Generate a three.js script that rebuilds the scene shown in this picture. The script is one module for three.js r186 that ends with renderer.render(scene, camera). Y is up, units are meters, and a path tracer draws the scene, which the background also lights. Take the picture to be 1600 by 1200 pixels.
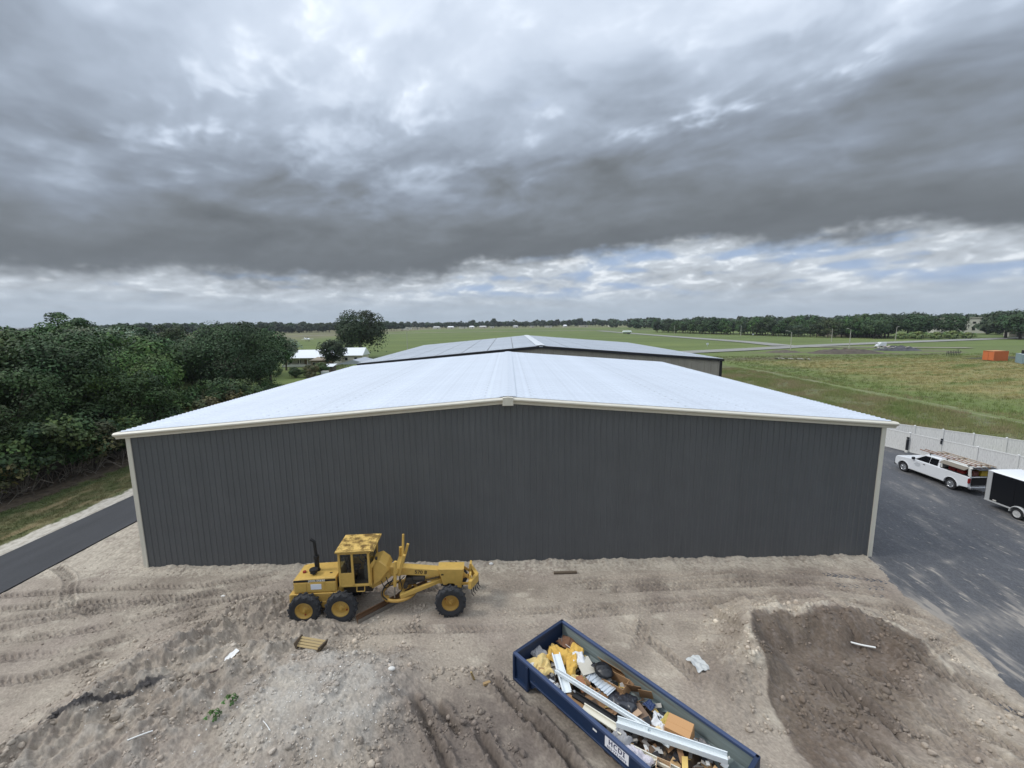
import * as THREE from 'three';
import { mergeGeometries } from 'three/addons/utils/BufferGeometryUtils.js';
import { FontLoader } from 'three/addons/loaders/FontLoader.js';
import { TextGeometry } from 'three/addons/geometries/TextGeometry.js';
import { RoundedBoxGeometry } from 'three/addons/geometries/RoundedBoxGeometry.js';

// ---------- renderer, camera, exposure ----------
const renderer = new THREE.WebGLRenderer({ antialias: true });
renderer.setSize(1024, 768);
renderer.toneMapping = THREE.LinearToneMapping;
renderer.toneMappingExposure = 1.15;
renderer.shadowMap.enabled = true;
const scene = new THREE.Scene();
const camera = new THREE.PerspectiveCamera(2 * Math.atan(600 / 666.25) * 180 / Math.PI, 4 / 3, 0.1, 9000);
camera.position.set(0, 12.5, 0);
camera.rotation.order = 'YXZ';
camera.rotation.set(-0.14354, 0, -0.01219);
scene.add(camera);

// ---------- seeded randomness and noise ----------
function rng(seed) { let a = seed >>> 0; return () => { a = (a + 0x6D2B79F5) | 0; let t = Math.imul(a ^ (a >>> 15), 1 | a); t = (t + Math.imul(t ^ (t >>> 7), 61 | t)) ^ t; return ((t ^ (t >>> 14)) >>> 0) / 4294967296; }; }
const PERM = new Uint8Array(512), GX = new Float64Array(256), GY = new Float64Array(256);
{ const r = rng(77); const p = [...Array(256).keys()]; for (let i = 255; i > 0; i--) { const j = Math.floor(r() * (i + 1)); [p[i], p[j]] = [p[j], p[i]]; } for (let i = 0; i < 512; i++) PERM[i] = p[i & 255]; for (let i = 0; i < 256; i++) { const a = r() * Math.PI * 2; GX[i] = Math.cos(a); GY[i] = Math.sin(a); } }
function noise(x, y) { // gradient noise, about -1..1
  const xi = Math.floor(x), yi = Math.floor(y), fx = x - xi, fy = y - yi, X = xi & 255, Y = yi & 255;
  const u = fx * fx * fx * (fx * (fx * 6 - 15) + 10), v = fy * fy * fy * (fy * (fy * 6 - 15) + 10);
  const a = PERM[PERM[X] + Y], b = PERM[PERM[X + 1] + Y], c = PERM[PERM[X] + Y + 1], d = PERM[PERM[X + 1] + Y + 1];
  const n0 = GX[a] * fx + GY[a] * fy, n1 = GX[b] * (fx - 1) + GY[b] * fy, n2 = GX[c] * fx + GY[c] * (fy - 1), n3 = GX[d] * (fx - 1) + GY[d] * (fy - 1);
  const p = n0 + u * (n1 - n0), q = n2 + u * (n3 - n2);
  return (p + v * (q - p)) * 1.42;
}
function fbm(x, y, o = 4, g = 0.5) { let s = 0, a = 1, t = 0; for (let i = 0; i < o; i++) { s += a * noise(x + i * 17.3, y - i * 9.7); t += a; a *= g; x *= 2.03; y *= 2.03; } return s / t; }
function ridge(x, y, o = 4) { let s = 0, a = 1, t = 0; for (let i = 0; i < o; i++) { s += a * (1 - Math.abs(noise(x + i * 31.1, y + i * 5.3)) * 1.6); t += a; a *= 0.5; x *= 2.1; y *= 2.1; } return s / t; }
const hash = (x, y) => { let h = Math.imul(Math.round(x * 4099) | 0, 374761393) ^ Math.imul(Math.round(y * 4099) | 0, 668265263); h = Math.imul(h ^ (h >>> 13), 1274126177); return ((h ^ (h >>> 16)) >>> 0) / 4294967296; };
const clamp = (x, a = 0, b = 1) => x < a ? a : x > b ? b : x;
const sstep = (a, b, x) => { const t = clamp((x - a) / (b - a)); return t * t * (3 - 2 * t); };
const mix = (a, b, t) => a + (b - a) * t;
const mix3 = (a, b, t) => [a[0] + (b[0] - a[0]) * t, a[1] + (b[1] - a[1]) * t, a[2] + (b[2] - a[2]) * t];
const lin = (r, g, b) => [r, g, b].map(c => { c /= 255; return c <= 0.04045 ? c / 12.92 : ((c + 0.055) / 1.055) ** 2.4; });

// ---------- sky: a low grey deck with a ragged far edge, broken cumulus beyond it ----------
{
  const W = 3072, Hh = 1536, data = new Float32Array(W * Hh * 4);
  const blue = lin(146, 172, 208), haze = lin(166, 180, 194);
  const E = [[-180, 9], [-140, 8], [-100, 6.5], [-60, 4.9], [-38, 5.2], [-22, 5.2], [-10, 6.0], [0, 7.2], [12, 8.6], [24, 9.2], [38, 8.4], [52, 6.9], [90, 7], [130, 8.5], [180, 9]];
  const edgeAt = d => { for (let i = 0; i < E.length - 1; i++) if (d <= E[i + 1][0]) { const t = (d - E[i][0]) / (E[i + 1][0] - E[i][0]); return mix(E[i][1], E[i + 1][1], t * t * (3 - 2 * t)); } return 9; };
  const D = [[0, .14], [3, .15], [6, .2], [10, .29], [15, .43], [20, .56], [27, .72], [40, .94], [60, 1.2], [90, 1.25]];
  const lumAt = t => { for (let i = 0; i < D.length - 1; i++) if (t <= D[i + 1][0]) return mix(D[i][1], D[i + 1][1], clamp((t - D[i][0]) / (D[i + 1][0] - D[i][0]))); return 1.25; };
  for (let j = 0; j < Hh; j++) {
    const el = ((j + 0.5) / Hh - 0.5) * Math.PI, sy = Math.sin(el), cy = Math.cos(el), ed = el * 57.2958;
    for (let i = 0; i < W; i++) {
      const k = (j * W + i) * 4;
      let c;
      if (el < -0.02) c = [0.2, 0.2, 0.18];
      else {
        const lon = ((i + 0.5) / W - 0.5) * 2 * Math.PI, dx = Math.cos(lon) * cy, dz = Math.sin(lon) * cy, az = Math.atan2(dx, -dz), ad = az * 57.2958;
        const px = dx / (Math.max(sy, 0) + .16), pz = dz / (Math.max(sy, 0) + .16);
        const lx = Math.cos(lon) * 6, lz = Math.sin(lon) * 6; // for noise that closes round the horizon
        let cov = 0, deck = 0, deckBlue = 0;
        if (ed > 2.5) {
          const rag = fbm(ad * .085, ed * .2 + 3, 5, .58) * 2.2 + .6 * fbm(lx * .55, lz * .55, 2) + .7 * fbm(ad * .42, ed * .8, 4, .55);
          const t = ed - edgeAt(ad) + rag;
          cov = sstep(-1.5, 1.3, t + .5 * fbm(ad * .9, ed * 1.6, 3));
          const wx = fbm(px * .9 + 3.1, pz * .9, 3), wz = fbm(px * .9 - 8.2, pz * .9 + 5, 3);
          const su = (px * .8 + pz * .6), sv = (px * .6 - pz * .8), n1 = fbm(px * .75 + 11 + .5 * wx, pz * .95 + .5 * wz + 1.7, 4), n2 = fbm(su * 1.9 + .8 * wx - 4, sv * 2.6 + .8 * wz + 9, 5, .55), n3 = fbm(su * 6.6 + 1.2 * n2, sv * 8.2 + 1.2 * n1 + 2, 4, .55), n4 = fbm(su * .9 - 21, sv * 1.9 + 14, 4, .55);
          const up = sstep(1, 12, t);
          deck = lumAt(Math.max(0, t + n1 * 6.5 * up + n2 * 5 * up + n4 * 4.5 * up));
          deck *= 1 + .3 * n2 * (.3 + .7 * up) + .12 * n3 * (.3 + .7 * up) + .22 * n4 + .1 * n1;
          deck += up * sstep(5, 16, t) * (.2 * sstep(.14, .55, n2 + .4 * n3 + .25 * n1) + .16 * sstep(.3, .62, n2 + .5 * n3) + .16 * sstep(.1, .5, n4 + .4 * n3)); if (deck > .62 && ed < 50) deck = mix(.62 + (deck - .62) * .55, deck, sstep(34, 50, ed)); deckBlue = sstep(.42, .6, fbm(px * 1.7 + 31, pz * 1.7 - 12, 4, .6) + .3 * n2) * sstep(14, 24, t) * .6;
        }
        const a = az * 10, e = ed;
        const w = fbm(a * .9, e * .6 + 4, 3), big = fbm(a * .28 + 7, e * .35, 3);
        const puff = fbm(a * 1.2 + .6 * w, e * .8 + .6 * w, 5, .52), fine = fbm(a * 4 + w, e * 2.2 + 2, 4, .55);
        const lum = .54 + .34 * puff + .11 * fine + .1 * big;
        let b = [lum * .9, lum * .985, lum * 1.08];
        const gap = sstep(.0, .4, big * .9 - puff * .6 - .04 + .12 * Math.sin(az * 1.1)) * sstep(2.2, 4, ed);
        b = mix3(b, blue, gap * .7); b = mix3(b, [.86, .9, .94], .7 * sstep(.14, .42, puff + .35 * fine) * sstep(1.5, 4, ed));
        const hz = 1 - sstep(.6, 4.6, ed + 1.4 * fbm(a * .4, e * 1.4, 3)); b = mix3(b, haze, hz * .85);
        const tn = deck < .3 ? mix3([.885, .99, 1.09], [.855, .995, 1.21], sstep(.15, .3, deck)) : mix3([.855, .995, 1.21], [.92, 1, 1.12], sstep(.4, 1, deck)); c = mix3(b, [deck * tn[0], deck * tn[1], deck * tn[2]], cov); if (deckBlue > 0) c = mix3(c, [.3, .42, .68], deckBlue);
      }
      data[k] = Math.max(c[0], .02); data[k + 1] = Math.max(c[1], .02); data[k + 2] = Math.max(c[2], .02); data[k + 3] = 1;
    }
  }
  const sky = new THREE.DataTexture(data, W, Hh, THREE.RGBAFormat, THREE.FloatType);
  sky.mapping = THREE.EquirectangularReflectionMapping; sky.magFilter = sky.minFilter = THREE.LinearFilter; sky.needsUpdate = true;
  scene.background = sky; scene.environment = sky;
}
// the sun behind thick cloud: weak and very soft
const sun = new THREE.DirectionalLight(new THREE.Color().setRGB(1, 0.97, 0.92), 1.5);
sun.position.set(-72, 70, -27); sun.castShadow = true; sun.shadow.radius = 26; sun.shadow.mapSize.set(4096, 4096);
Object.assign(sun.shadow.camera, { left: -90, right: 90, top: 90, bottom: -90, near: 1, far: 300 });
scene.add(sun); scene.add(sun.target); sun.target.position.set(0, 0, -30);

// ---------- small modelling kit ----------
const names = {};
function numbered(n) { const k = names[n] = (names[n] ?? -1) + 1; return k ? n + '_' + String(k).padStart(3, '0') : n; }
function shadows(o) { o.traverse(m => { if (m.isMesh) { m.castShadow = true; m.receiveShadow = true; } }); return o; }
function tag(o, label, category, group, kind) { if (label) o.userData.label = label; if (category) o.userData.category = category; if (group) o.userData.group = group; if (kind) o.userData.kind = kind; return o; }
function thing(name, label, category, pos = [0, 0, 0], turn = 0, group) { const o = new THREE.Group(); o.name = numbered(name); o.position.set(...pos); o.rotation.y = turn; scene.add(o); return tag(o, label, category, group); }
function clean(g) { g = g.index ? g.toNonIndexed() : g; for (const k of Object.keys(g.attributes)) if (!['position', 'normal', 'uv', 'color'].includes(k)) g.deleteAttribute(k); return g; }
function join(list) { list = (Array.isArray(list) ? list : [list]).map(clean); return list.length > 1 ? mergeGeometries(list) : list[0]; }
function part(name, geos, m, parent, label) { const o = new THREE.Mesh(join(geos), m); o.name = name; o.castShadow = o.receiveShadow = true; if (label) o.userData.label = label; parent.add(o); return o; }
function solo(name, geos, m, label, category, group, pos) { const o = new THREE.Mesh(join(geos), m); o.name = numbered(name); o.castShadow = o.receiveShadow = true; if (pos) o.position.set(...pos); scene.add(o); return tag(o, label, category, group); }
function structure(name, geos, m, label, category) { return tag(solo(name, geos, m, label, category), null, null, null, 'structure'); }
const M4 = new THREE.Matrix4(), EU = new THREE.Euler();
function at(g, x = 0, y = 0, z = 0, rx = 0, ry = 0, rz = 0) { g.applyMatrix4(new THREE.Matrix4().makeRotationFromEuler(new THREE.Euler(rx, ry, rz, 'XYZ'))); g.translate(x, y, z); return g; }
function box(w, h, d, x = 0, y = 0, z = 0, rx = 0, ry = 0, rz = 0) { return at(new THREE.BoxGeometry(w, h, d), x, y, z, rx, ry, rz); }
function rbox(w, h, d, r, x = 0, y = 0, z = 0, rx = 0, ry = 0, rz = 0) { return at(new RoundedBoxGeometry(w, h, d, 2, Math.min(r, w / 2.01, h / 2.01, d / 2.01)), x, y, z, rx, ry, rz); }
const V = (x, y, z) => new THREE.Vector3(x, y, z);
function rod(a, b, r0, r1 = r0, seg = 8) { // tapered round bar from a to b
  const A = V(...a), B = V(...b), d = B.clone().sub(A), g = new THREE.CylinderGeometry(r1, r0, d.length(), seg, 1);
  g.applyQuaternion(new THREE.Quaternion().setFromUnitVectors(V(0, 1, 0), d.normalize())); g.translate((A.x + B.x) / 2, (A.y + B.y) / 2, (A.z + B.z) / 2); return g;
}
function bar(a, b, w, h) { // rectangular bar from a to b, h measured upwards, w across
  const A = V(...a), B = V(...b), d = B.clone().sub(A), L = d.length(); d.normalize();
  const side = V(0, 1, 0).cross(d).lengthSq() > 1e-6 ? V(0, 1, 0).cross(d).normalize() : V(0, 0, 1), up = d.clone().cross(side);
  const g = new RoundedBoxGeometry(w, h, L, 1, Math.min(w, h) * 0.08); g.applyMatrix4(new THREE.Matrix4().makeBasis(side, up, d)); g.translate((A.x + B.x) / 2, (A.y + B.y) / 2, (A.z + B.z) / 2); return g;
}
function cyl(r, h, axis, x, y, z, seg = 16, r2 = r) { const g = new THREE.CylinderGeometry(r2, r, h, seg); if (axis === 'x') g.rotateZ(-Math.PI / 2); if (axis === 'z') g.rotateX(Math.PI / 2); g.translate(x, y, z); return g; }
function tube(pts, r, seg = 20, rs = 6) { return new THREE.TubeGeometry(new THREE.CatmullRomCurve3(pts.map(p => V(...p))), seg, r, rs); }
function prism(poly, z0, z1, bevel = 0.015) { // polygon [x,y] extruded from z0 to z1
  const s = new THREE.Shape(poly.map(p => new THREE.Vector2(p[0], p[1])));
  const g = new THREE.ExtrudeGeometry(s, { depth: z1 - z0 - 2 * bevel, bevelEnabled: bevel > 0, bevelThickness: bevel, bevelSize: bevel, bevelOffset: -bevel, bevelSegments: 1, curveSegments: 6 });
  g.translate(0, 0, z0 + bevel); return g;
}
function grid(xs, zs, f, col) { // heightfield over sorted coordinates; f(x,z) -> y, col(x,z,y) -> linear rgb
  const nx = xs.length, nz = zs.length, P = new Float32Array(nx * nz * 3), U = new Float32Array(nx * nz * 2), C = col ? new Float32Array(nx * nz * 3) : null;
  for (let j = 0, k = 0; j < nz; j++) for (let i = 0; i < nx; i++, k++) { const x = xs[i], z = zs[j], y = f(x, z); P[k * 3] = x; P[k * 3 + 1] = y; P[k * 3 + 2] = z; U[k * 2] = x; U[k * 2 + 1] = -z; if (C) { const c = col(x, z, y); C[k * 3] = c[0]; C[k * 3 + 1] = c[1]; C[k * 3 + 2] = c[2]; } }
  const I = new Uint32Array((nx - 1) * (nz - 1) * 6);
  for (let j = 0, k = 0; j < nz - 1; j++) for (let i = 0; i < nx - 1; i++) { const a = j * nx + i, b = a + 1, c = a + nx, d = c + 1; I[k++] = a; I[k++] = b; I[k++] = c; I[k++] = b; I[k++] = d; I[k++] = c; }
  const g = new THREE.BufferGeometry(); g.setAttribute('position', new THREE.BufferAttribute(P, 3)); g.setAttribute('uv', new THREE.BufferAttribute(U, 2)); if (C) g.setAttribute('color', new THREE.BufferAttribute(C, 3)); g.setIndex(new THREE.BufferAttribute(I, 1));
  g.computeVertexNormals(); return g;
}
function gridMesh(name, g, m, kind) { const o = new THREE.Mesh(g, m); o.name = numbered(name); o.castShadow = o.receiveShadow = true; if (kind) o.userData.kind = kind; scene.add(o); return o; }
function range(a, b, step) { const n = Math.max(1, Math.round(Math.abs(b - a) / step)), o = []; for (let i = 0; i <= n; i++) o.push(a + (b - a) * i / n); return o; }
function tex(w, h, f, srgb = true, rep = [1, 1]) { // f(u,v) -> [r,g,b] 0..1 as stored
  const d = new Uint8Array(w * h * 4);
  for (let j = 0, k = 0; j < h; j++) for (let i = 0; i < w; i++, k += 4) { const c = f(i / w, j / h, i, j); d[k] = clamp(c[0]) * 255; d[k + 1] = clamp(c[1]) * 255; d[k + 2] = clamp(c[2]) * 255; d[k + 3] = 255; }
  const t = new THREE.DataTexture(d, w, h); t.wrapS = t.wrapT = THREE.RepeatWrapping; t.magFilter = THREE.LinearFilter; t.minFilter = THREE.LinearMipmapLinearFilter; t.generateMipmaps = true; if (srgb) t.colorSpace = THREE.SRGBColorSpace; t.repeat.set(...rep); t.needsUpdate = true; return t;
}
function mat(r, g, b, rough = 0.8, metal = 0, extra = {}) { const m = new THREE.MeshStandardMaterial({ roughness: rough, metalness: metal, ...extra }); m.color.setRGB(r, g, b); return m; }
function rgb(r, g, b, rough = 0.8, metal = 0, extra = {}) { return mat(...lin(r, g, b), rough, metal, extra); }
// tiling noise helper: noise on a torus by blending
function tfbm(u, v, s, o = 4) { const a = fbm(u * s, v * s, o), b = fbm((u - 1) * s, v * s, o), c = fbm(u * s, (v - 1) * s, o), d = fbm((u - 1) * s, (v - 1) * s, o); return mix(mix(a, b, u), mix(c, d, u), v) * 1.4; }
const grainTex = tex(512, 512, (u, v) => { const n = 0.93 + 0.13 * tfbm(u, v, 90, 2) + 0.1 * tfbm(u, v, 16, 4); return [n, n, n]; });
const fineTex = (() => { const r = rng(5); return tex(256, 256, () => { const n = 0.9 + 0.1 * r(); return [n, n, n]; }); })();
function rep(t, x, y = x) { const c = t.clone(); c.repeat.set(x, y); c.needsUpdate = true; return c; }
// ---------- ground ----------
const inPaved = (x, z) => sstep(-30.5, -28.6, x) * (1 - sstep(38.6, 40.2, x)) * sstep(-112, -108, z);
function fieldY(x, z) {
  const p = inPaved(x, z), rough = 0.10 * fbm(x * 0.11, z * 0.11, 3) + 0.05 * fbm(x * 0.9, z * 0.9, 2);
  const ditch = -0.5 * Math.exp(-(((x - 49) / 4.5) ** 2)) * sstep(-130, -100, z) * sstep(41, 44, x);
  return mix(rough + ditch - 0.03, -0.5, p);
}
const FC = { green: lin(108, 124, 64), deep: lin(94, 110, 56), bright: lin(126, 138, 74), dry: lin(152, 142, 94), straw: lin(168, 152, 104), brush: lin(106, 110, 74), soil: lin(112, 102, 88), tan: lin(134, 128, 96), sand: lin(168, 160, 142) };
function fieldCol(x, z) {
  const d = Math.hypot(x, z);
  const band = fbm(x * 0.006 + 2, z * 0.035, 4), fine = fbm(x * 0.07, z * 0.22, 4), big = fbm(x * 0.012, z * 0.012 + 8, 4);
  let c = mix3(FC.green, FC.deep, sstep(-0.25, 0.45, band)); c = mix3(c, FC.bright, sstep(0.05, 0.5, big) * 0.7);
  c = mix3(c, FC.tan, sstep(0.18, 0.5, fine) * 0.25);
  if (d < 700 && x > -120 && z < -130) c = mix3(c, FC.bright, 0.25 * sstep(0, .4, fbm(x * 0.02, z * 0.3, 3))); // mowing bands
  const lf = sstep(-150, -210, x) * sstep(-190, -230, z); c = mix3(c, mix3(FC.tan, FC.soil, sstep(-.2, .4, fine)), lf * 0.75);
  const far = sstep(-838, -850, z + 8 * fine); c = mix3(c, FC.tan, far * 0.55);
  if (x > 36 && x < 260 && z > -200) { // rough meadow right of the buildings
    const m = sstep(36, 44, x) * (1 - sstep(190, 255, x)) * sstep(-190, -165, z);
    const w = fbm(x * 0.05 + 3, z * 0.05, 3), st = fbm(x * 0.045 - z * 0.02, z * 0.22 + x * 0.06, 5, 0.6), st2 = fbm(x * 0.35, z * 1.3 + x * .25, 3);
    let k = mix3(FC.green, FC.brush, sstep(-.1, .5, st));
    const dry = sstep(66, 84, x + 9 * w) * sstep(-146, -122, z + 10 * w) * (1 - 0.6 * sstep(-62, -46, z - (x - 70) * .25 + 8 * w));
    k = mix3(k, mix3(FC.dry, FC.straw, sstep(0, .5, st2)), dry * .92 * sstep(-.35, .2, st + .35 * st2 + .1));
    const shr = (1 - sstep(57, 61, x + 3 * w)); k = mix3(k, mix3(FC.brush, FC.soil, sstep(-.1, .5, st2)), shr * 0.85);
    const dirt = sstep(0.05, 0.4, fbm(x * .06, z * .09 + 40, 3) + .2 * st2) * Math.exp(-(((z + 152) / 16) ** 2)) * sstep(84, 96, x) * (1 - sstep(160, 175, x)); k = mix3(k, FC.soil, dirt * .9);
    const dirt2 = Math.exp(-(((z + 138 + .1 * (x - 90)) / 6) ** 2) - (((x - 80) / 18) ** 2)); k = mix3(k, FC.soil, clamp(dirt2 * 1.4 * (.6 + st2)) * .8);
    const px = x - (60.6 + 0.0006 * (z + 80) ** 2 + 0.5 * w), tr = Math.max(Math.exp(-(((px - .7) / .3) ** 2)), Math.exp(-(((px + .7) / .3) ** 2))); k = mix3(k, FC.sand, clamp(tr * (0.55 + 1.2 * fbm(x * .2, z * .12, 3))) * sstep(-112, -100, z));
    k = mix3(k, FC.brush, 0.5 * sstep(.12, .4, fbm(x * 1.1, z * 1.4, 2)));
    c = mix3(c, k, m);
  }
  const v = 1 + 0.14 * fbm(x * 0.6, z * 0.6, 2); return [c[0] * v, c[1] * v, c[2] * v];
}
const grassMap = tex(512, 512, (u, v) => { const n = 0.9 + 0.18 * tfbm(u, v, 60, 2) + 0.14 * tfbm(u, v, 12, 3); return [n, n, n * 0.97]; }, true, [0.16, 0.16]);
const fieldMat = new THREE.MeshStandardMaterial({ vertexColors: true, roughness: 1, map: grassMap });
gridMesh('field', grid([-2600, -1600, -1050, ...range(-700, -62, 8), ...range(-60, 29, 3), ...range(31, 190, 0.7), ...range(194, 700, 8), 1050, 1600, 2600], [90, 60, ...range(36, -30, 6), ...range(-31, -200, 0.75), ...range(-202, -420, 2.5), ...range(-425, -1300, 10), -1500, -1900, -2500, -3200], fieldY, fieldCol), fieldMat, 'structure');

// asphalt: fresh black drive on the left, dusty lot on the right
const asphaltLeft = (() => { const r = rng(9); return tex(512, 1024, (u, v) => { const x = u * 4, z = v * 60; let n = 0.235 + 0.03 * fbm(x * 1.2, z * .25, 3) + 0.05 * (r() - .5); const s = sstep(.46, .62, fbm(x * 3.1 + 5, z * 1.6, 3)) * .45 * sstep(-.1, .4, fbm(x * .6, z * .2 + 3, 2)) ; n += s * .5; return [n * .98, n, n * 1.05]; }); })();
const lotTex = (() => {
  const r = rng(19);
  return tex(1536, 2048, (u, v) => { // x 12..42, z -2..-64
    const x = 12 + u * 30, z = -2 - v * 62;
    let n = 0.32 + 0.035 * fbm(x * .5, z * .2, 3) + 0.05 * fbm(x * 9, z * 5, 2) + 0.08 * (r() - .5), c = [n * .97, n * .99, n * 1.04];
    const dust = [.62, .59, .55];
    const flow = fbm(x * .9 + .2 * z, z * .22, 4, .55), fine = fbm(x * 5.2, z * 2.0, 3), streak = fbm(x * 3.2 + 9, z * .5, 4, .6);
    let d = 0.42 * sstep(-.1, .55, flow) + 0.55 * sstep(.16, .44, streak) * sstep(-.25, .3, flow) + .8 * sstep(.34, .5, fine + .35 * flow) ;
    const near = sstep(-24, -15, z) * (1 - sstep(19, 27, x + 2.4 * fbm(x * .6, z * .6, 3)));
    d = d * (0.5 + .4 * sstep(-32, -18, z)) + near * (.05 + .5 * sstep(0, .5, flow + .6 * streak + .3 * fine));
    const tongue = Math.exp(-(((z + 16.2 - .06 * (x - 18) + .5 * fbm(x * .5, 3, 2)) / .75) ** 2)) * (1 - sstep(20, 26, x)); d += tongue * .7 * (.6 + .6 * fine);
    const arc = Math.abs(Math.hypot(x - 15, z + 34) - 15.5); d += .5 * Math.exp(-((arc / .22) ** 2)) * sstep(-.1, .4, fbm(x * .5, z * .5, 2));
    c = mix3(c, dust, clamp(d, 0, .85)); return c;
  });
})();
function slab(name, x0, x1, z0, z1, top, m, uv) { const g = new THREE.BoxGeometry(x1 - x0, 0.12, z1 - z0, 1, 1, 1); g.translate((x0 + x1) / 2, top - 0.06, (z0 + z1) / 2); const p = g.attributes.position, t = g.attributes.uv; for (let i = 0; i < p.count; i++) t.setXY(i, ...uv(p.getX(i), p.getZ(i))); return structure(name, g, m); }
slab('drive', -28.45, -24.5, -100, 14, 0.035, new THREE.MeshStandardMaterial({ map: asphaltLeft, roughness: .88 }), (x, z) => [(x + 28.45) / 4, z / 60]);
slab('parking_lot', 15.3, 42, -64, -2, 0, new THREE.MeshStandardMaterial({ map: lotTex, roughness: .88 }), (x, z) => [(x - 12) / 30, (-2 - z) / 62]);
slab('alley_pavement', -19, 30, -59.2, -53.2, -.02, rgb(120, 116, 108, .95), (x, z) => [x / 4, z / 4]);

// ----- the dirt yard -----
const TRACKS = [
  [[-26, -15], [-20.68, -15.49], [-17.47, -16.16], [-14.47, -17.51], [-10.39, -18.24], [-3, -18.6]], [[-26, -15.2], [-21.55, -16.22], [-19.01, -17.17], [-16.11, -17.76], [-13.79, -18.64], [-11.09, -19.61]],
  [[-25, -18.38], [-22.52, -18.57], [-18.65, -18.98], [-14.76, -19.16], [-11.69, -20.25]], [[-23.14, -16.63], [-20.16, -17.19], [-16.29, -17.99], [-13.46, -17.71], [-10.57, -18.58]],
  [[-9, -15.7], [-6.92, -15.79], [-4.33, -15.89], [-1.18, -15.91], [1.5, -16.2]], [[2.35, -18.97], [4.89, -19.28], [7.79, -19.48], [12.64, -19.66], [15.62, -19.38], [17.97, -18.65]],
  [[-1, -16.9], [1.56, -17], [4.13, -17.25], [7.07, -17.55], [10.89, -17.7], [14.12, -17.37], [17.37, -16.59]], [[4.06, -18.29], [8.95, -18.54], [13.45, -18.5], [17.16, -17.58]],
  [[8.6, -12.4], [9.51, -11.43], [11.11, -10.02], [12.5, -8.4]], [[10, -12.9], [10.68, -12.19], [12.23, -10.99], [13.28, -10.08], [14, -9]], [[11.9, -13.4], [12.75, -12.64], [13.8, -11.59], [14.64, -10.32], [15.2, -9]], [[13.2, -14], [14.2, -13.27], [15.36, -12.48], [16.15, -11.56], [17, -10.4]],
  [[15.39, -15.59], [16.33, -14.72], [16.85, -13.23]], [[15.25, -16.35], [16.66, -15.57], [17.43, -14.38]], [[13.98, -13.4], [16.57, -14.72], [18.18, -15.55]], [[4.15, -16.16], [5.19, -15.24], [5.96, -13.95], [6.5, -12.6]], [[5.66, -16.72], [4.94, -15.24], [4.41, -14.6]], [[-24.4, -21], [-22.3, -19.8], [-20.6, -18.1], [-18, -16.9]], [[9.2, -11.9], [10.4, -10.7], [11.8, -9.2]], [[-24, -17.4], [-19, -17.9], [-14.6, -18.3], [-11, -18.0]], [[3, -18.6], [7, -18.9], [12, -19.0], [17.6, -18.2]], [[2, -16.6], [6, -17.0], [10.5, -17.2], [15, -16.9], [17.6, -16.1]], [[-23.6, -14.2], [-19.5, -14.6], [-16.5, -15.2], [-14, -16.6], [-11, -17.4]], [[-24, -13.2], [-20, -13.4], [-17, -13.8], [-15.5, -15]], [[11.3, -12.9], [12.6, -11.7], [13.6, -10.6], [14.4, -9.4]]
];
const RUTS = [[[-0.95, -13.7], [-0.13, -12.45], [0.85, -11.34], [2.6, -9.2]], [[-2.75, -12.6], [-2.2, -11.9], [-1.6, -11.3]], [[-3.6, -12.79], [-2.86, -11.81], [-1.94, -10.34], [-1, -8.8]], [[0.19, -12.33], [0.86, -11.54], [1.69, -10.47]], [[-1.3, -11.6], [-0.7, -10.7], [0.3, -9.4]], [[10.13, -13.7], [10.95, -12.54], [11.49, -10.81]]];
const bb = l => [Math.min(...l.map(p => p[0])) - .6, Math.max(...l.map(p => p[0])) + .6, Math.min(...l.map(p => p[1])) - .6, Math.max(...l.map(p => p[1])) + .6];
const smooth = l => { const c = new THREE.CatmullRomCurve3(l.map(p => V(p[0], 0, p[1]))); return c.getSpacedPoints(l.length * 4).map(p => [p.x, p.z]); };
const TB = TRACKS.map(l => { const s = smooth(l); return { l: s, b: bb(s) }; }), RB = RUTS.map(l => { const s = smooth(l); return { l: s, b: bb(s) }; });
function nearest(L, x, z) { // [signed distance, length along]
  let best = 1e9, sd = 0, at0 = 0, run = 0; const l = L.l;
  for (let i = 0; i < l.length - 1; i++) { const ax = l[i][0], az = l[i][1], dx = l[i + 1][0] - ax, dz = l[i + 1][1] - az, n = Math.hypot(dx, dz), t = clamp(((x - ax) * dx + (z - az) * dz) / (n * n)), ex = x - ax - t * dx, ez = z - az - t * dz, d = ex * ex + ez * ez; if (d < best) { best = d; sd = Math.sign(dx * ez - dz * ex); at0 = run + t * n; } run += n; }
  return [Math.sqrt(best) * sd, at0, run];
}
function polyDist(P, x, z) { let inside = false, best = 1e9; for (let i = 0, j = P.length - 1; i < P.length; j = i++) { const [ax, az] = P[j], [bx, bz] = P[i]; if ((az > z) !== (bz > z) && x < (bx - ax) * (z - az) / (bz - az) + ax) inside = !inside; const dx = bx - ax, dz = bz - az, t = clamp(((x - ax) * dx + (z - az) * dz) / (dx * dx + dz * dz)); best = Math.min(best, Math.hypot(x - ax - t * dx, z - az - t * dz)); } return inside ? best : -best; }
const SCOOP = [[9.3, -6], [8.3, -10], [8.05, -12.3], [8.9, -14.7], [10.2, -15.35], [11.6, -15.1], [12.9, -15.5], [14.3, -15.3], [15.1, -14.3], [14.3, -12], [12.6, -9], [12, -6]];
const BERM = { l: [[-10.6, -16.9], [-11.7, -16.2], [-12.6, -13.6], [-13.8, -10.6], [-15.2, -7.5]], b: 0 }, BERM2 = { l: [[-8.4, -15.6], [-9.4, -14.6], [-10.6, -12.2], [-11.8, -9], [-12.5, -6]], b: 0 };
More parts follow.
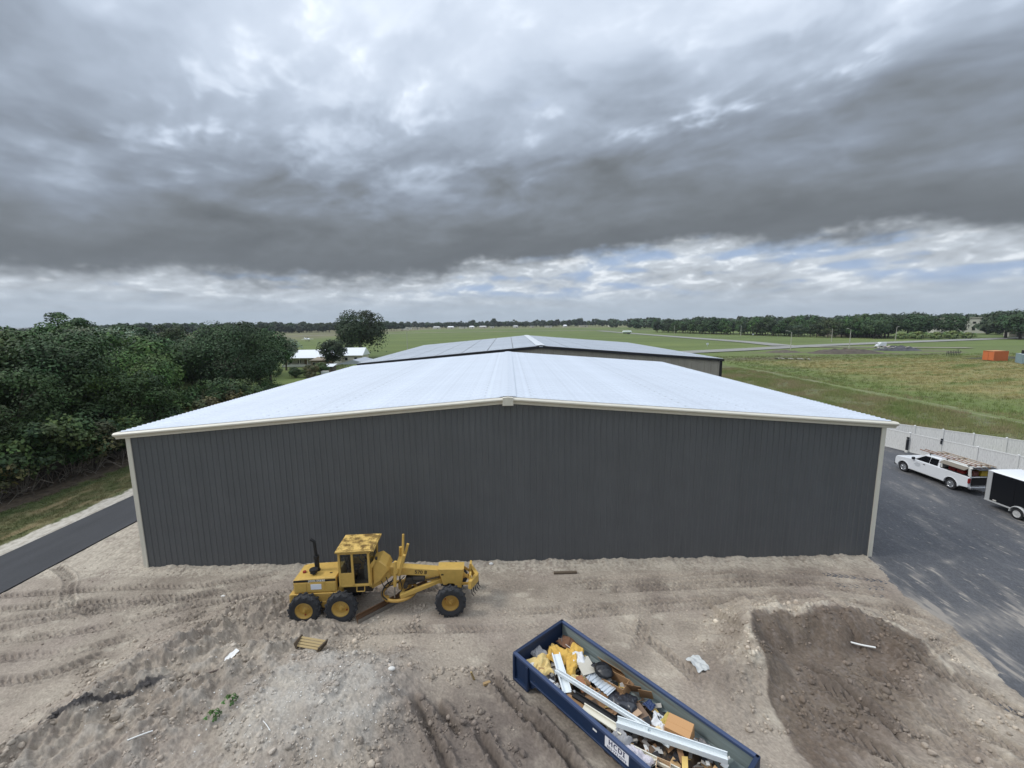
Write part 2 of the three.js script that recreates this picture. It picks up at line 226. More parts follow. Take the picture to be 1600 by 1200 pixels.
const edgeRight = z => z < -17.8 ? mix(18.0, 19.0, clamp((-17.8 - z) / 3.3)) : z < -15.5 ? 17.95 : z < -12.5 ? mix(17.95, 16.95, (z + 15.5) / 3) : mix(16.95, 15.6, clamp((z + 12.5) / 5));
const YC = { sand: lin(182, 170, 154), light: lin(208, 197, 179), mid: lin(156, 144, 130), dark: lin(120, 109, 100), brown: lin(92, 77, 64), grey: lin(190, 185, 176), pink: lin(160, 146, 135), black: lin(44, 44, 50) };
let yc = [0, 0, 0];
function yard(x, z) { // height; leaves the soil colour in yc
  const w1 = fbm(x * .45, z * .45, 3), w2 = fbm(x * 1.7 + 4, z * 1.7, 3), w3 = fbm(x * 5.5, z * 5.5, 3, .6), w4 = noise(x * 14, z * 14), w5 = noise(x * 6.3 + 50, z * 22);
  let y = 0.035 + 0.03 * w1 + 0.014 * w2 + 0.008 * w3 + 0.005 * w4 + (z < -8 ? .008 * (hash(x + 3, z) - .5) : 0);
  y += .13 * sstep(-20.0, -20.75, z + .12 * w2) * clamp(.35 + .9 * noise(x * 1.3, 4.2) + .5 * noise(x * 4.1, 9)) * (x > -19 && x < 18.6 && z > -22 ? 1 : 0);
  // berm of spoil on the left and its second ridge
  const [b1] = nearest(BERM, x, z), [b2] = nearest(BERM2, x, z);
  const e1 = Math.exp(-((b1 / 1.25) ** 2)), e2 = Math.exp(-((b2 / 1.1) ** 2));
  const heap = Math.max(e1, .8 * e2), gx = (x + 6.4) / 2.5, gz = (z + 12.3) / 2.0, gr = Math.hypot(gx + .15 * w2, gz + .15 * w1), eg = Math.exp(-(gr ** 4));
  const ramp = (1 - sstep(-4.6, -2.6, x + .4 * w2)) * sstep(-15.4, -13.8, z + .3 * w2) * sstep(-15.5, -13.5, x);
  y += .95 * e1 * (.75 + .5 * w2) + .62 * e2 * (.7 + .6 * w2) + .35 * ramp + .38 * eg + .07 * Math.sin(gr * 9 + w2 * 2) * eg;
  const clod = Math.max(heap, eg * .55, ramp * .5); y += clod * (.2 * Math.max(0, ridge(x * 1.9 + 1.2 * z, z * 1.2 - x, 4) - .55) + .085 * w3 + .032 * w4 + .05 * Math.abs(noise(x * 3.3, z * 3.3 + 9)));
  const churn = sstep(-.05, .4, fbm(x * .5 + 20, z * .7, 3)); y += churn * (.022 * ridge(x * 2.6 + z, z * 3.4, 3) - .012 + .012 * w4) * (z < -8 ? 1 : .3);
  // scooped spoil heap on the right
  const sd = polyDist(SCOOP, x, z) + .42 * fbm(x * .8 + 3, z * .8, 2) + .2 * w2 + .09 * w3 + .03 * w4;
  const rim = sstep(-11.4, -14.2, z) * (1 - .55 * sstep(13, 15.2, x)), flank = sd < 0 ? Math.exp(-((-sd / (x < 8.6 ? 1.0 : 1.5)) ** 1.6)) : 1 - sstep(.02, x > 12.8 ? 1.9 : 1.35, sd);
  const cut = rim * flank; y += 1.2 * cut * (1 + .2 * w2) + .06 * cut * (w3 + Math.abs(w5));
  if (sd > 0) y += .32 * (1 - sstep(-13.6, -9.6, z)) * sstep(.2, 1.3, sd) + .05 * (1 - sstep(1, 2.6, sd)) * (w3 + .6 * w5) + .03 * noise(x * 3 + z * 1.5, z * .7);
  const rough = Math.exp(-(((x - 7.2) / 1.2) ** 2) - (((z + 12.8) / 1.7) ** 2)); y += rough * (.1 + .12 * ridge(x * 1.6, z * 1.6, 3) + .06 * w3);
  // colours
  let c = mix3(YC.sand, YC.mid, sstep(-.25, .45, w1 + .35 * w3)); c = mix3(c, YC.light, sstep(.12, .55, fbm(x * .8 + 9, z * 1.3, 4)) * .75);
  c = mix3(c, YC.pink, .5 * sstep(-.1, .5, fbm(x * .35 - 5, z * .35, 2)));
  c = mix3(c, YC.light, sstep(-19.7, -20.0, z + .7 * w2 + .35 * w3) * sstep(-.35, .2, w3 + .6 * w2) * .8);
  const damp = Math.exp(-(((x + .8) / 3.2) ** 2) - (((z + 11.2) / 2.1) ** 2)); c = mix3(c, YC.dark, clamp(damp * (1.05 + .9 * w2)));
  c = mix3(c, YC.mid, clamp(heap * (.5 + w2)) * .8); c = mix3(c, YC.dark, sstep(.3, .7, ridge(x * 1.9 + 1.2 * z + 3, z * 1.2 - x, 3) - .25 + .3 * w3) * Math.max(heap, ramp * .6) * .55);
  c = mix3(c, YC.grey, clamp(eg * (.75 + .5 * w2) + .4 * ramp * sstep(-.1, .4, w2)) * .7); c = mix3(c, YC.dark, rough * .45);
  if (sd > -.6) { const dk = sstep(-.03, .12, sd) * (1 - .7 * sstep(1.0, 3.2, (x - 10.6) * .55 + (z + 12.9) * .95 + .9 * w2 + .4 * w3)) * (.82 + .3 * w3); c = mix3(c, mix3(YC.brown, YC.dark, sstep(-.1, .5, w3 + w2 * .5)), dk * .95); if (z < -13) c = mix3(c, YC.light, Math.exp(-(((sd + .1) / .12) ** 2)) * sstep(-.1, .25, w2) * .9); }
  c = mix3(c, YC.dark, churn * sstep(.0, .5, w3 + .5 * w4) * .4); const band = Math.exp(-(((z + 18.3 + .05 * x) / 1.3) ** 2)) * sstep(1, 7, x); c = mix3(c, YC.dark, band * .42 * sstep(-.35, .3, w1 + .6 * w3));
  // wheel tracks
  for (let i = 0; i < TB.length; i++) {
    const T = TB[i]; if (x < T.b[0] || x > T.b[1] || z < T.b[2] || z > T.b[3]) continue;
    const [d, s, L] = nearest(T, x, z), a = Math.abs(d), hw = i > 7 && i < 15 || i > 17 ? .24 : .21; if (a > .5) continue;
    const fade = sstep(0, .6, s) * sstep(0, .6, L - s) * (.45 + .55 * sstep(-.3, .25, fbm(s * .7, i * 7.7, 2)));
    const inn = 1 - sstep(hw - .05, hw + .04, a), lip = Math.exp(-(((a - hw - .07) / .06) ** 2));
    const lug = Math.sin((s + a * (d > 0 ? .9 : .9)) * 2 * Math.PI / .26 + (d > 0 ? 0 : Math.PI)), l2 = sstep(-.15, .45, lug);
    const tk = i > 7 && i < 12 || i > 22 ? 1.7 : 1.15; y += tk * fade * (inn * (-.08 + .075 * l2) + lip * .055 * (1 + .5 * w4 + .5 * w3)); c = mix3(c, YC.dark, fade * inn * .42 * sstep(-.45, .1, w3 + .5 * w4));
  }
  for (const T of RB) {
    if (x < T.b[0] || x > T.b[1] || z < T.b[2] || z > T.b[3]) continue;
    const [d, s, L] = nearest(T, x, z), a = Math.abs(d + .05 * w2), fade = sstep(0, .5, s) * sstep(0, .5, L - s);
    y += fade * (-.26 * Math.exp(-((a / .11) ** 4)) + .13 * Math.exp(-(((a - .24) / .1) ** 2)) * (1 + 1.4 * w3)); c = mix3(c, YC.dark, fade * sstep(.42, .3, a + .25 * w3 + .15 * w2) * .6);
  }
  // burnt strip along the berm's toe
  const bs = nearest({ l: [[-10.9, -13.6], [-12.0, -12.5], [-13.1, -11.6], [-14.5, -10.7]] }, x, z); if (Math.abs(bs[0]) < .6 && bs[1] > .9) { const k = sstep(.12, .5, 1 - Math.abs(bs[0]) / (.16 + .12 * w2) + .6 * w3) * sstep(.9, 1.4, bs[1]); c = mix3(c, YC.black, clamp(k) * .85); y += .03 * clamp(k) * w4; }
  // ragged borders to the paving
  const er = edgeRight(z) + .22 * w2 + .1 * w3 - x, el = x + 24.55 + .04 * w2; y = mix(-.075, y, sstep(-.02, .38, er)); y = mix(-.05, y, sstep(-.02, .3, el));
  const n = 1 + .13 * w4 + .15 * w3 + .07 * w5 + .08 * noise(x * 9 + 7, z * 9) + .26 * (hash(x, z) - .5); yc = [c[0] * n, c[1] * n, c[2] * n]; return y;
}
const yardMap = rep(grainTex, .7); const yardMat = new THREE.MeshStandardMaterial({ vertexColors: true, roughness: 1, map: yardMap, bumpMap: yardMap, bumpScale: .035 });
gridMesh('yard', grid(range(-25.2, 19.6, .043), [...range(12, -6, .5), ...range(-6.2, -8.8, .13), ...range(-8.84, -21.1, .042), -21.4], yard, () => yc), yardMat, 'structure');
gridMesh('side_yard', grid(range(-25.2, -18.8, .09), range(-21.3, -57, .14), yard, () => yc), yardMat, 'structure');
const yardY = (x, z) => yard(x, z);

// left verge: crushed limestone edge and thin grass up to the wood
function vergeY(x, z) { const w = fbm(x * 1.1, z * 1.1, 3); return .02 + .03 * w + .015 * fbm(x * 5, z * 5, 2) - .1 * sstep(-28.7, -28.35, x) + .25 * sstep(-34, -38, x) * (1 + w); }
function vergeCol(x, z) {
  const w = fbm(x * .8, z * .8, 4), f = fbm(x * 4, z * 2.2, 3), e = -29.75 + .45 * w + .25 * f;
  let c = mix3(lin(112, 108, 72), lin(92, 98, 58), sstep(-.3, .3, w)); c = mix3(c, lin(138, 122, 88), sstep(.02, .4, fbm(x * .9 + 4, z * .3, 3)) * .8); c = mix3(c, lin(70, 86, 44), sstep(-33.2, -34.2, x + .5 * w) * .7);
  c = mix3(c, mix3(lin(96, 84, 68), lin(70, 60, 48), sstep(-.3, .3, f)), sstep(-34.7, -34.95, x + .9 * w + .4 * f));
  c = mix3(c, mix3(lin(206, 199, 186), lin(170, 162, 148), sstep(-.2, .4, f)), sstep(e - .12, e + .12, x)); const v = 1 + .14 * f; return [c[0] * v, c[1] * v, c[2] * v];
}
gridMesh('grass_verge', grid(range(-60, -39, .6).concat(range(-38.8, -28.35, .1)), range(6, -8, .5).concat(range(-8.2, -75, .13)), vergeY, vergeCol), new THREE.MeshStandardMaterial({ vertexColors: true, roughness: 1, map: rep(grainTex, .5) }), 'structure');
function ribbon(name, pts, w, y, m) { const c = new THREE.CatmullRomCurve3(pts.map(p => V(p[0], 0, p[1]))), n = pts.length * 14, P = [], I = [], U = []; for (let i = 0; i <= n; i++) { const p = c.getPoint(i / n), t = c.getTangent(i / n), s = V(-t.z, 0, t.x).multiplyScalar(w / 2); P.push(p.x - s.x, y, p.z - s.z, p.x + s.x, y, p.z + s.z); U.push(0, i * .8, w / 4, i * .8); if (i < n) { const a = i * 2; I.push(a, a + 1, a + 2, a + 1, a + 3, a + 2); } } const g = new THREE.BufferGeometry(); g.setAttribute('position', new THREE.Float32BufferAttribute(P, 3)); g.setAttribute('uv', new THREE.Float32BufferAttribute(U, 2)); g.setIndex(I); g.computeVertexNormals(); return gridMesh(name, g, m, 'structure'); }
const roadMat = rgb(150, 150, 144, .95, 0, { map: rep(grainTex, .3) }), trackMat = rgb(158, 152, 138, 1, 0, { map: rep(grainTex, .3) });
ribbon('taxiway', [[20, -150], [71, -168], [110, -184], [135, -196], [180, -212], [240, -231], [330, -258]], 11, .2, roadMat);
ribbon('airfield_road', [[128, -200], [131, -235], [127, -300], [122, -408], [115, -560]], 11, .206, roadMat);
ribbon('service_track', [[126, -192], [142, -186], [160, -180], [185, -172]], 5, .194, trackMat);
ribbon('runway_edge_track', [[-260, -470], [-150, -560], [0, -600], [200, -590]], 14, .19, trackMat);
// ---------- metal buildings ----------
// sheet with trapezoid ribs: the profile runs along u, the sheet along v; place(u, v, out) -> [x,y,z]
function ribSheet(u0, u1, pitch, ribW, ribH, v0, v1, place, minor = true) {
  const us = [[u0, 0]], n = Math.round((u1 - u0) / pitch);
  for (let i = 0; i < n; i++) { const c = u0 + (i + .5) * (u1 - u0) / n; us.push([c - ribW * .5, 0], [c - ribW * .22, ribH], [c + ribW * .22, ribH], [c + ribW * .5, 0]); if (minor && i < n - 1) { const q = c + pitch * .5; us.push([q - .02, 0], [q, ribH * .16], [q + .02, 0]); } }
  us.push([u1, 0]);
  const P = [], U = [], f = (x, u) => typeof x === 'function' ? x(u) : x;
  for (let i = 0; i < us.length - 1; i++) { const [a, ha] = us[i], [b, hb] = us[i + 1], A = place(a, f(v0, a), ha), B = place(b, f(v0, b), hb), C = place(b, f(v1, b), hb), D = place(a, f(v1, a), ha); P.push(...A, ...B, ...C, ...A, ...C, ...D); U.push(a, f(v0, a), b, f(v0, b), b, f(v1, b), a, f(v0, a), b, f(v1, b), a, f(v1, a)); }
  const g = new THREE.BufferGeometry(); g.setAttribute('position', new THREE.Float32BufferAttribute(P, 3)); g.setAttribute('uv', new THREE.Float32BufferAttribute(U, 2)); g.computeVertexNormals(); return g;
}
const wallDust = tex(512, 512, (u, v) => { const n = .96 + .04 * tfbm(u, v, 6, 3) + .025 * tfbm(u * 1, v * .12, 40, 2) + .02 * tfbm(u, v, 90, 1); return [n, n, n]; }, true, [.13, .13]);
const roofDust = tex(512, 512, (u, v) => { const n = .96 + .04 * tfbm(u, v, 5, 4) + .04 * tfbm(u * .2, v, 60, 2) - .12 * sstep(.5, .75, tfbm(u, v, 34, 2)); return [n, n, n]; }, true, [.09, .09]);
const charcoal = [0, 1, 2].map(i => rgb(93 + i, 95 + i, 97 + i, .52, 0, { map: wallDust }));
const cream = rgb(222, 217, 202, .5, 0, { map: rep(wallDust, .4) });
const roofWhite = [0, 1, 2].map(i => rgb(222 + i, 229 + i, 238 + i, .45, 0, { map: roofDust }));
{
  const W = 38.17, E = 7.12, R = 8.62, D = 32.56, b = thing('metal_warehouse', 'charcoal ribbed steel warehouse with white roof and cream trim facing the dirt yard', 'warehouse', [-.212, 0, -20.944], .0071);
  const top = x => R - Math.abs(x) * (R - E) / (W / 2), nP = 42, pw = W / nP;
  for (let i = 0; i < nP; i++) { const a = -W / 2 + i * pw, m = charcoal[(i * 7 + (i >> 2)) % 3]; // each sheet laps 2 mm over the last
    part('wall_panel', ribSheet(a, a + pw, pw / 3, .085, .034, -.3, x => top(x), (u, v, o) => [u, v, o + (i % 2) * .003]), m, b); }
  for (const s of [-1, 1]) part('side_wall', ribSheet(-D, 0, pw / 3, .085, .034, -.3, E, (u, v, o) => [s * (W / 2 + o * .9), v, s > 0 ? -D - u : u]), charcoal[1], b);
  part('back_wall', ribSheet(-W / 2, W / 2, pw / 3, .085, .034, -.3, x => top(x), (u, v, o) => [-u, v, -D - o]), charcoal[1], b);
  for (const s of [-1, 1]) part('corner_trim', [rbox(.20, E + .3, .05, .012, s * (W / 2 - .055), E / 2 - .15, .052), rbox(.05, E + .3, .2, .012, s * (W / 2 + .045), E / 2 - .15, -.02)], cream, b);
  // rake trim: a boxed gutter-like profile following each slope
  const slope = Math.atan2(R - E, W / 2), prof = [[-.12, .2], [.14, .2], [.24, .13], [.24, .07], [.1, -.03], [.08, -.13], [.04, -.14], [-.12, -.14]];
  for (const s of [-1, 1]) {
    const len = (W / 2 + .34) / Math.cos(slope), g = prism(prof.map(p => [p[0], p[1]]), 0, len, 0); g.rotateY(Math.PI / 2); // z -> x ; x -> -z
    g.applyMatrix4(new THREE.Matrix4().makeScale(1, 1, -1)); if (s < 0) g.applyMatrix4(new THREE.Matrix4().makeScale(-1, 1, 1));
    g.translate(s * .16, 0, 0); g.rotateZ(-s * slope); g.translate(0, R + .02, .05);
    const flip = g.index ? g.toNonIndexed() : g; if (s > 0) { const p = flip.attributes.position.array; for (let k = 0; k < p.length; k += 9) for (let q = 0; q < 3; q++) { const t = p[k + q]; p[k + q] = p[k + 3 + q]; p[k + 3 + q] = t; } } flip.computeVertexNormals(); part('rake_trim', flip, cream, b);
    part('gutter', [rbox(.16, .16, D + .1, .03, s * (W / 2 + .29), E + .02, -D / 2 - .1)], cream, b);
  }
  part('peak_plate', at(prism([[-.27, -.2], [.27, -.2], [.26, .2], [0, .23], [-.26, .2]], .1, .345, .01), 0, R + .02, 0), cream, b);
  const rp = 35, rw = D / rp;
  for (const s of [-1, 1]) for (let i = 0; i < rp; i++) { const z0 = -i * rw + .12, m = roofWhite[(i * 5 + (s > 0 ? 1 : 0) + (i >> 1)) % 3];
    part('roof_panel', ribSheet(0, rw, rw / 3, .09, .036, .25, W / 2 + .3, (u, v, o) => [s * v, R + .24 - v * (R - E) / (W / 2) + o + (i % 2) * .004, z0 - (s > 0 ? u : u)]), m, b); }
  for (let i = 0; i < rp; i++) { const z0 = -i * rw + .12; part('ridge_cap', [-1, 1].map(s => ribSheet(0, rw, rw / 3, .1, .04, 0, .42, (u, v, o) => [s * v, R + .275 - v * (R - E) / (W / 2) + o, z0 - u], false)), roofWhite[1], b); }
}
{ // second, wider building behind
  const W = 50.2, E = 6.95, R = 9.05, D = 47.5, b = thing('storage_building', 'wide beige steel building with grey roof and black trim behind the white roof', 'building', [4.05, 0, -58.9], .0071);
  const top = x => R - Math.abs(x) * (R - E) / (W / 2), beige = [rgb(170, 164, 148, .6, 0, { map: wallDust }), rgb(166, 160, 145, .6, 0, { map: wallDust })], black = rgb(34, 35, 38, .5), grey = [0, 1, 2].map(i => rgb(190 + i * 2, 197 + i * 2, 205 + i * 2, .5, 0, { map: roofDust })), dirt = rgb(132, 136, 140, .9);
  const nP = 55, pw = W / nP; for (let i = 0; i < nP; i++) part('wall_panel', ribSheet(-W / 2 + i * pw, -W / 2 + (i + 1) * pw, pw, .12, .04, -.3, x => top(x), (u, v, o) => [u, v, o + (i % 2) * .003], false), beige[i % 2], b);
  for (const s of [-1, 1]) part('side_wall', ribSheet(-D, 0, pw, .12, .04, -.3, E, (u, v, o) => [s * (W / 2 + o), v, s > 0 ? -D - u : u], false), beige[0], b);
  part('back_wall', ribSheet(-W / 2, W / 2, pw, .12, .04, -.3, x => top(x), (u, v, o) => [-u, v, -D - o], false), beige[0], b);
  for (const s of [-1, 1]) part('corner_trim', [box(.28, E + .3, .06, s * (W / 2 - .08), E / 2 - .15, .055), box(.06, E + .3, .28, s * (W / 2 + .06), E / 2 - .15, -.02)], black, b);
  for (const s of [-1, 1]) { part('rake_trim', bar([0, R + .02, .12], [s * (W / 2 + .3), E + .02 - .3 * (R - E) / (W / 2), .12], .2, .28), black, b); part('gutter', rbox(.2, .22, D, .03, s * (W / 2 + .22), E, -D / 2), black, b); }
  part('vent_cap', [rbox(.5, .16, .1, .02, 0, R + .12, .24)], grey[2], b);
  const cols = 7, rw = 12;
  for (const s of [-1, 1]) { part('purlin_line', ribSheet(0, D + .2, 3, .1, .0, .3, W / 2 + .2, (u, v, o) => [s * v, R + .2 - v * (R - E) / (W / 2), .15 - u], false), dirt, b);
    for (let c = 0; c < cols; c++) for (let r = 0; r < rw; r++) { const v0 = .35 + c * (W / 2 - .1) / cols, v1 = .35 + (c + 1) * (W / 2 - .1) / cols - (c < cols - 1 ? .14 : 0), z0 = .16 - r * (D + .2) / rw, z1 = .16 - (r + 1) * (D + .2) / rw + .015; part('roof_panel', ribSheet(0, z0 - z1, .61, .08, .03, v0, v1, (u, v, o) => [s * v, R + .235 - v * (R - E) / (W / 2) + o, z0 - u], false), grey[(c * 3 + r * 2 + (s > 0 ? 1 : 0)) % 3], b); } }
  part('ridge_cap', [-1, 1].map(s => ribSheet(0, D + .2, 12, .1, 0, 0, .62, (u, v, o) => [s * v, R + .32 - v * (R - E) / (W / 2), .18 - u], false)), rgb(208, 213, 218, .5), b);
}
// ---------- vinyl fences ----------
const fenceTex = tex(512, 512, (u, v) => { const n = .94 + .07 * tfbm(u, v * .08, 70, 3) + .06 * tfbm(u, v * .3, 24, 3) - .12 * sstep(.25, .6, tfbm(u, v * .14, 46, 2)); return [n, n, n * 1.0]; }, true, [.5, .5]);
const vinyl = [rgb(226, 226, 224, .6, 0, { map: fenceTex }), rgb(230, 230, 227, .6, 0, { map: fenceTex })], vinylCap = rgb(214, 214, 211, .55), darkSteel = rgb(44, 47, 54, .5, .4);
function fence(name, label, a, c, n, skip) {
  const dx = c[0] - a[0], dz = c[1] - a[1], L = Math.hypot(dx, dz), w = L / n, o = thing(name, label, 'fence', [a[0], 0, a[1]], Math.atan2(-dz, dx));
  const panel = ribSheet(.06, w - .06, .152, .15, .007, .06, 1.76, (u, v, h) => [u, v, h], false), back = ribSheet(.07, w - .07, .152, .145, .012, .06, 1.76, (u, v, h) => [w - u, v, -h - .02], false), pg = mergeGeometries([panel, back]);
  for (let i = 0; i < n; i++) { const g = pg.clone(), U = g.attributes.uv; for (let k = 0; k < U.count; k++) U.setX(k, U.getX(k) + i * 1.37); const p = part('fence_panel', g, vinyl[i % 2], o); p.position.x = i * w; part('rail', box(w - .13, .09, .07, w / 2, 1.78, -.01), vinylCap, p); part('rail', box(w - .13, .12, .07, w / 2, .1, -.01), vinylCap, p); }
  const post = join([box(.127, 1.86, .127, 0, .93, 0), at(new THREE.ConeGeometry(.115, .07, 4), 0, 1.895, 0, 0, Math.PI / 4, 0)]);
  for (let i = 0; i <= n; i++) { const p = part('post', post, vinylCap, o); p.position.x = i * w; }
  return o;
}
const nearFence = fence('vinyl_fence', 'pale grey board fence standing directly behind the white pickup truck', [35.7, -43.2], [42.6, -20.4], 10);
part('gate_latch', [cyl(.09, .12, 'y', 7.17, 1.86, .05, 10), box(.1, .3, .1, 7.17, 1.6, .1)], darkSteel, nearFence, 'black gate latch');
fence('vinyl_fence', 'pale grey board fence farther back, along the edge of the weedy ditch', [36.3, -46.0], [51.2, -27.2], 12);
{ const o = thing('bollard', 'dark slim bollard on a white base against the near fence', 'bollard', [36.9, 0, -38.6]); part('shaft', [rbox(.16, 1.05, .16, .03, 0, .72, 0)], darkSteel, o); part('base', [cyl(.14, .22, 'y', 0, .11, 0, 12)], rgb(215, 214, 208, .6), o); part('cap', [cyl(.1, .14, 'y', 0, 1.38, 0, 12), cyl(.03, .12, 'y', 0, 1.28, 0, 8)], rgb(20, 20, 22, .5), o); }
// ---------- trees, shrubs, grass ----------
function crownGeo(seed, { rx, ry, rz = rx, n, leaf, clumps = 26, base, vary = .3, inner = .2, droop = 0, flat = .8, limbs }) {
  const r = rng(seed), P = new Float32Array(n * 12), C = new Float32Array(n * 12), I = new Uint32Array(n * 6), cs = [];
  for (let i = 0; i < clumps; i++) { const u = r() * 2 - 1, a = r() * 6.283, q = Math.sqrt(1 - u * u), k = .35 + .5 * Math.cbrt(r()); cs.push({ x: Math.cos(a) * q * rx * k, y: (u * .9 + .1) * ry * k, z: Math.sin(a) * q * rz * k, s: (.26 + .2 * r()) * Math.min(rx, rz, ry * 1.4), t: 1 + vary * (r() - .5) * 1.5, h: r() - .5 }); }
  for (let i = 0; i < n; i++) {
    const c = cs[Math.floor(r() * clumps)], u = r() * 2 - 1, a = r() * 6.283, q = Math.sqrt(1 - u * u); let dx = Math.cos(a) * q, dy = u, dz = Math.sin(a) * q; if (dy < -.2 && r() < .55) dy = -dy;
    const k = r() < inner ? r() : .78 + .3 * r(); let x = c.x + dx * c.s * k, y = c.y + dy * c.s * flat * k, z = c.z + dz * c.s * k; if (droop && r() < droop) y -= r() * c.s * 1.3;
    // leaf frame: normal leans outwards with a lot of scatter
    let nx = dx + (r() - .5) * 1.3, ny = dy + .35 + (r() - .5) * 1.3, nz = dz + (r() - .5) * 1.3, l = Math.hypot(nx, ny, nz) || 1; nx /= l; ny /= l; nz /= l;
    let ax = r() - .5, ay = r() - .5, az = r() - .5, d = ax * nx + ay * ny + az * nz; ax -= d * nx; ay -= d * ny; az -= d * nz; l = Math.hypot(ax, ay, az) || 1; ax /= l; ay /= l; az /= l;
    const bx = ny * az - nz * ay, by = nz * ax - nx * az, bz = nx * ay - ny * ax, s = leaf * (.6 + .8 * r()), w = s * (.42 + .3 * r()), f = s * .14;
    const o = i * 12, pts = [[-s, 0, 0], [0, -w, f], [s, 0, 0], [0, w, f]];
    const g = c.t * (1 + vary * (r() - .5)), hue = c.h * .3 + (r() - .5) * .25;
    for (let p = 0; p < 4; p++) { P[o + p * 3] = x + ax * pts[p][0] + bx * pts[p][1] - nx * pts[p][2]; P[o + p * 3 + 1] = y + ay * pts[p][0] + by * pts[p][1] - ny * pts[p][2]; P[o + p * 3 + 2] = z + az * pts[p][0] + bz * pts[p][1] - nz * pts[p][2]; C[o + p * 3] = base[0] * g * (1 + hue); C[o + p * 3 + 1] = base[1] * g; C[o + p * 3 + 2] = base[2] * g * (1 - hue * .5); }
    const v = i * 4, t = i * 6; I[t] = v; I[t + 1] = v + 1; I[t + 2] = v + 2; I[t + 3] = v; I[t + 4] = v + 2; I[t + 5] = v + 3;
  }
  const g = new THREE.BufferGeometry(); g.setAttribute('position', new THREE.BufferAttribute(P, 3)); g.setAttribute('color', new THREE.BufferAttribute(C, 3)); g.setIndex(new THREE.BufferAttribute(I, 1)); g.computeVertexNormals(); g.userData.clumps = cs; return g;
}
function trunkGeo(seed, h, r0, crown, cy, k = 7) { // bole that bends a little and limbs that reach clump centres
  const r = rng(seed), fork = h * (.32 + .12 * r()), bx = (r() - .5) * h * .06, bz = (r() - .5) * h * .06, parts = [rod([0, -.3, 0], [bx, fork, bz], r0 * 1.25, r0 * .85, 7)], cs = crown.userData.clumps;
  parts.push(rod([bx, fork, bz], [bx * 1.5, cy, bz * 1.5], r0 * .85, r0 * .4, 6));
  for (let i = 0; i < k; i++) { const c = cs[i % cs.length], f = [bx * 1.2, mix(fork, cy, .15 + .6 * r()), bz * 1.2], m = [mix(f[0], c.x, .5), mix(f[1], cy + c.y, .62), mix(f[2], c.z, .5)]; parts.push(rod(f, m, r0 * .42, r0 * .28, 5), rod(m, [c.x, cy + c.y, c.z], r0 * .28, r0 * .1, 5)); }
  return join(parts);
}
const leafMat = new THREE.MeshStandardMaterial({ vertexColors: true, roughness: .75, side: THREE.DoubleSide });
const leafTints = [[1, 1, 1], [1.25, 1.16, .85], [.74, .84, .9], [1.12, 1.3, 1.0], [.9, .92, .8]].map(c => { const m = leafMat.clone(); m.color.setRGB(...c); return m; });
const bark = rgb(88, 78, 68, 1), barkPale = rgb(134, 126, 114, 1), barkDark = rgb(58, 50, 44, 1);
const GREEN = { dark: lin(50, 74, 38), mid: lin(60, 88, 42), olive: lin(72, 92, 46), grey: lin(122, 132, 108), deep: lin(48, 64, 38), far: lin(62, 78, 54), pine: lin(52, 68, 48) };
function kind(seed, h, o, bk = bark, r0 = h * .022) { const crown = crownGeo(seed, o), cy = h - o.ry * .95; return { crown, trunk: trunkGeo(seed + 500, h, r0, crown, cy), cy, bk, h, r: o.rx }; }
const tintWord = ['dark green', 'yellowish green', 'bluish dark green', 'fresh mid green', 'dull green'];
function plant(k, name, label, group, x, z, s = 1, turn = 0, sy = 1, y = 0) { if (group && label.includes('TINT')) label = label.replace('TINT', tintWord[Math.floor(Math.abs(x * 7.3 + z * 3.1)) % 5]); const leafMat = group ? leafTints[Math.floor(Math.abs(x * 7.3 + z * 3.1)) % 5] : leafTints[0]; const t = thing(name, label, 'tree', [x, y, z], turn, group); t.scale.set(s, s * sy, s); part('trunk', k.trunk, k.bk, t); const c = part('crown', k.crown, leafMat, t); c.position.y = k.cy; return t; }
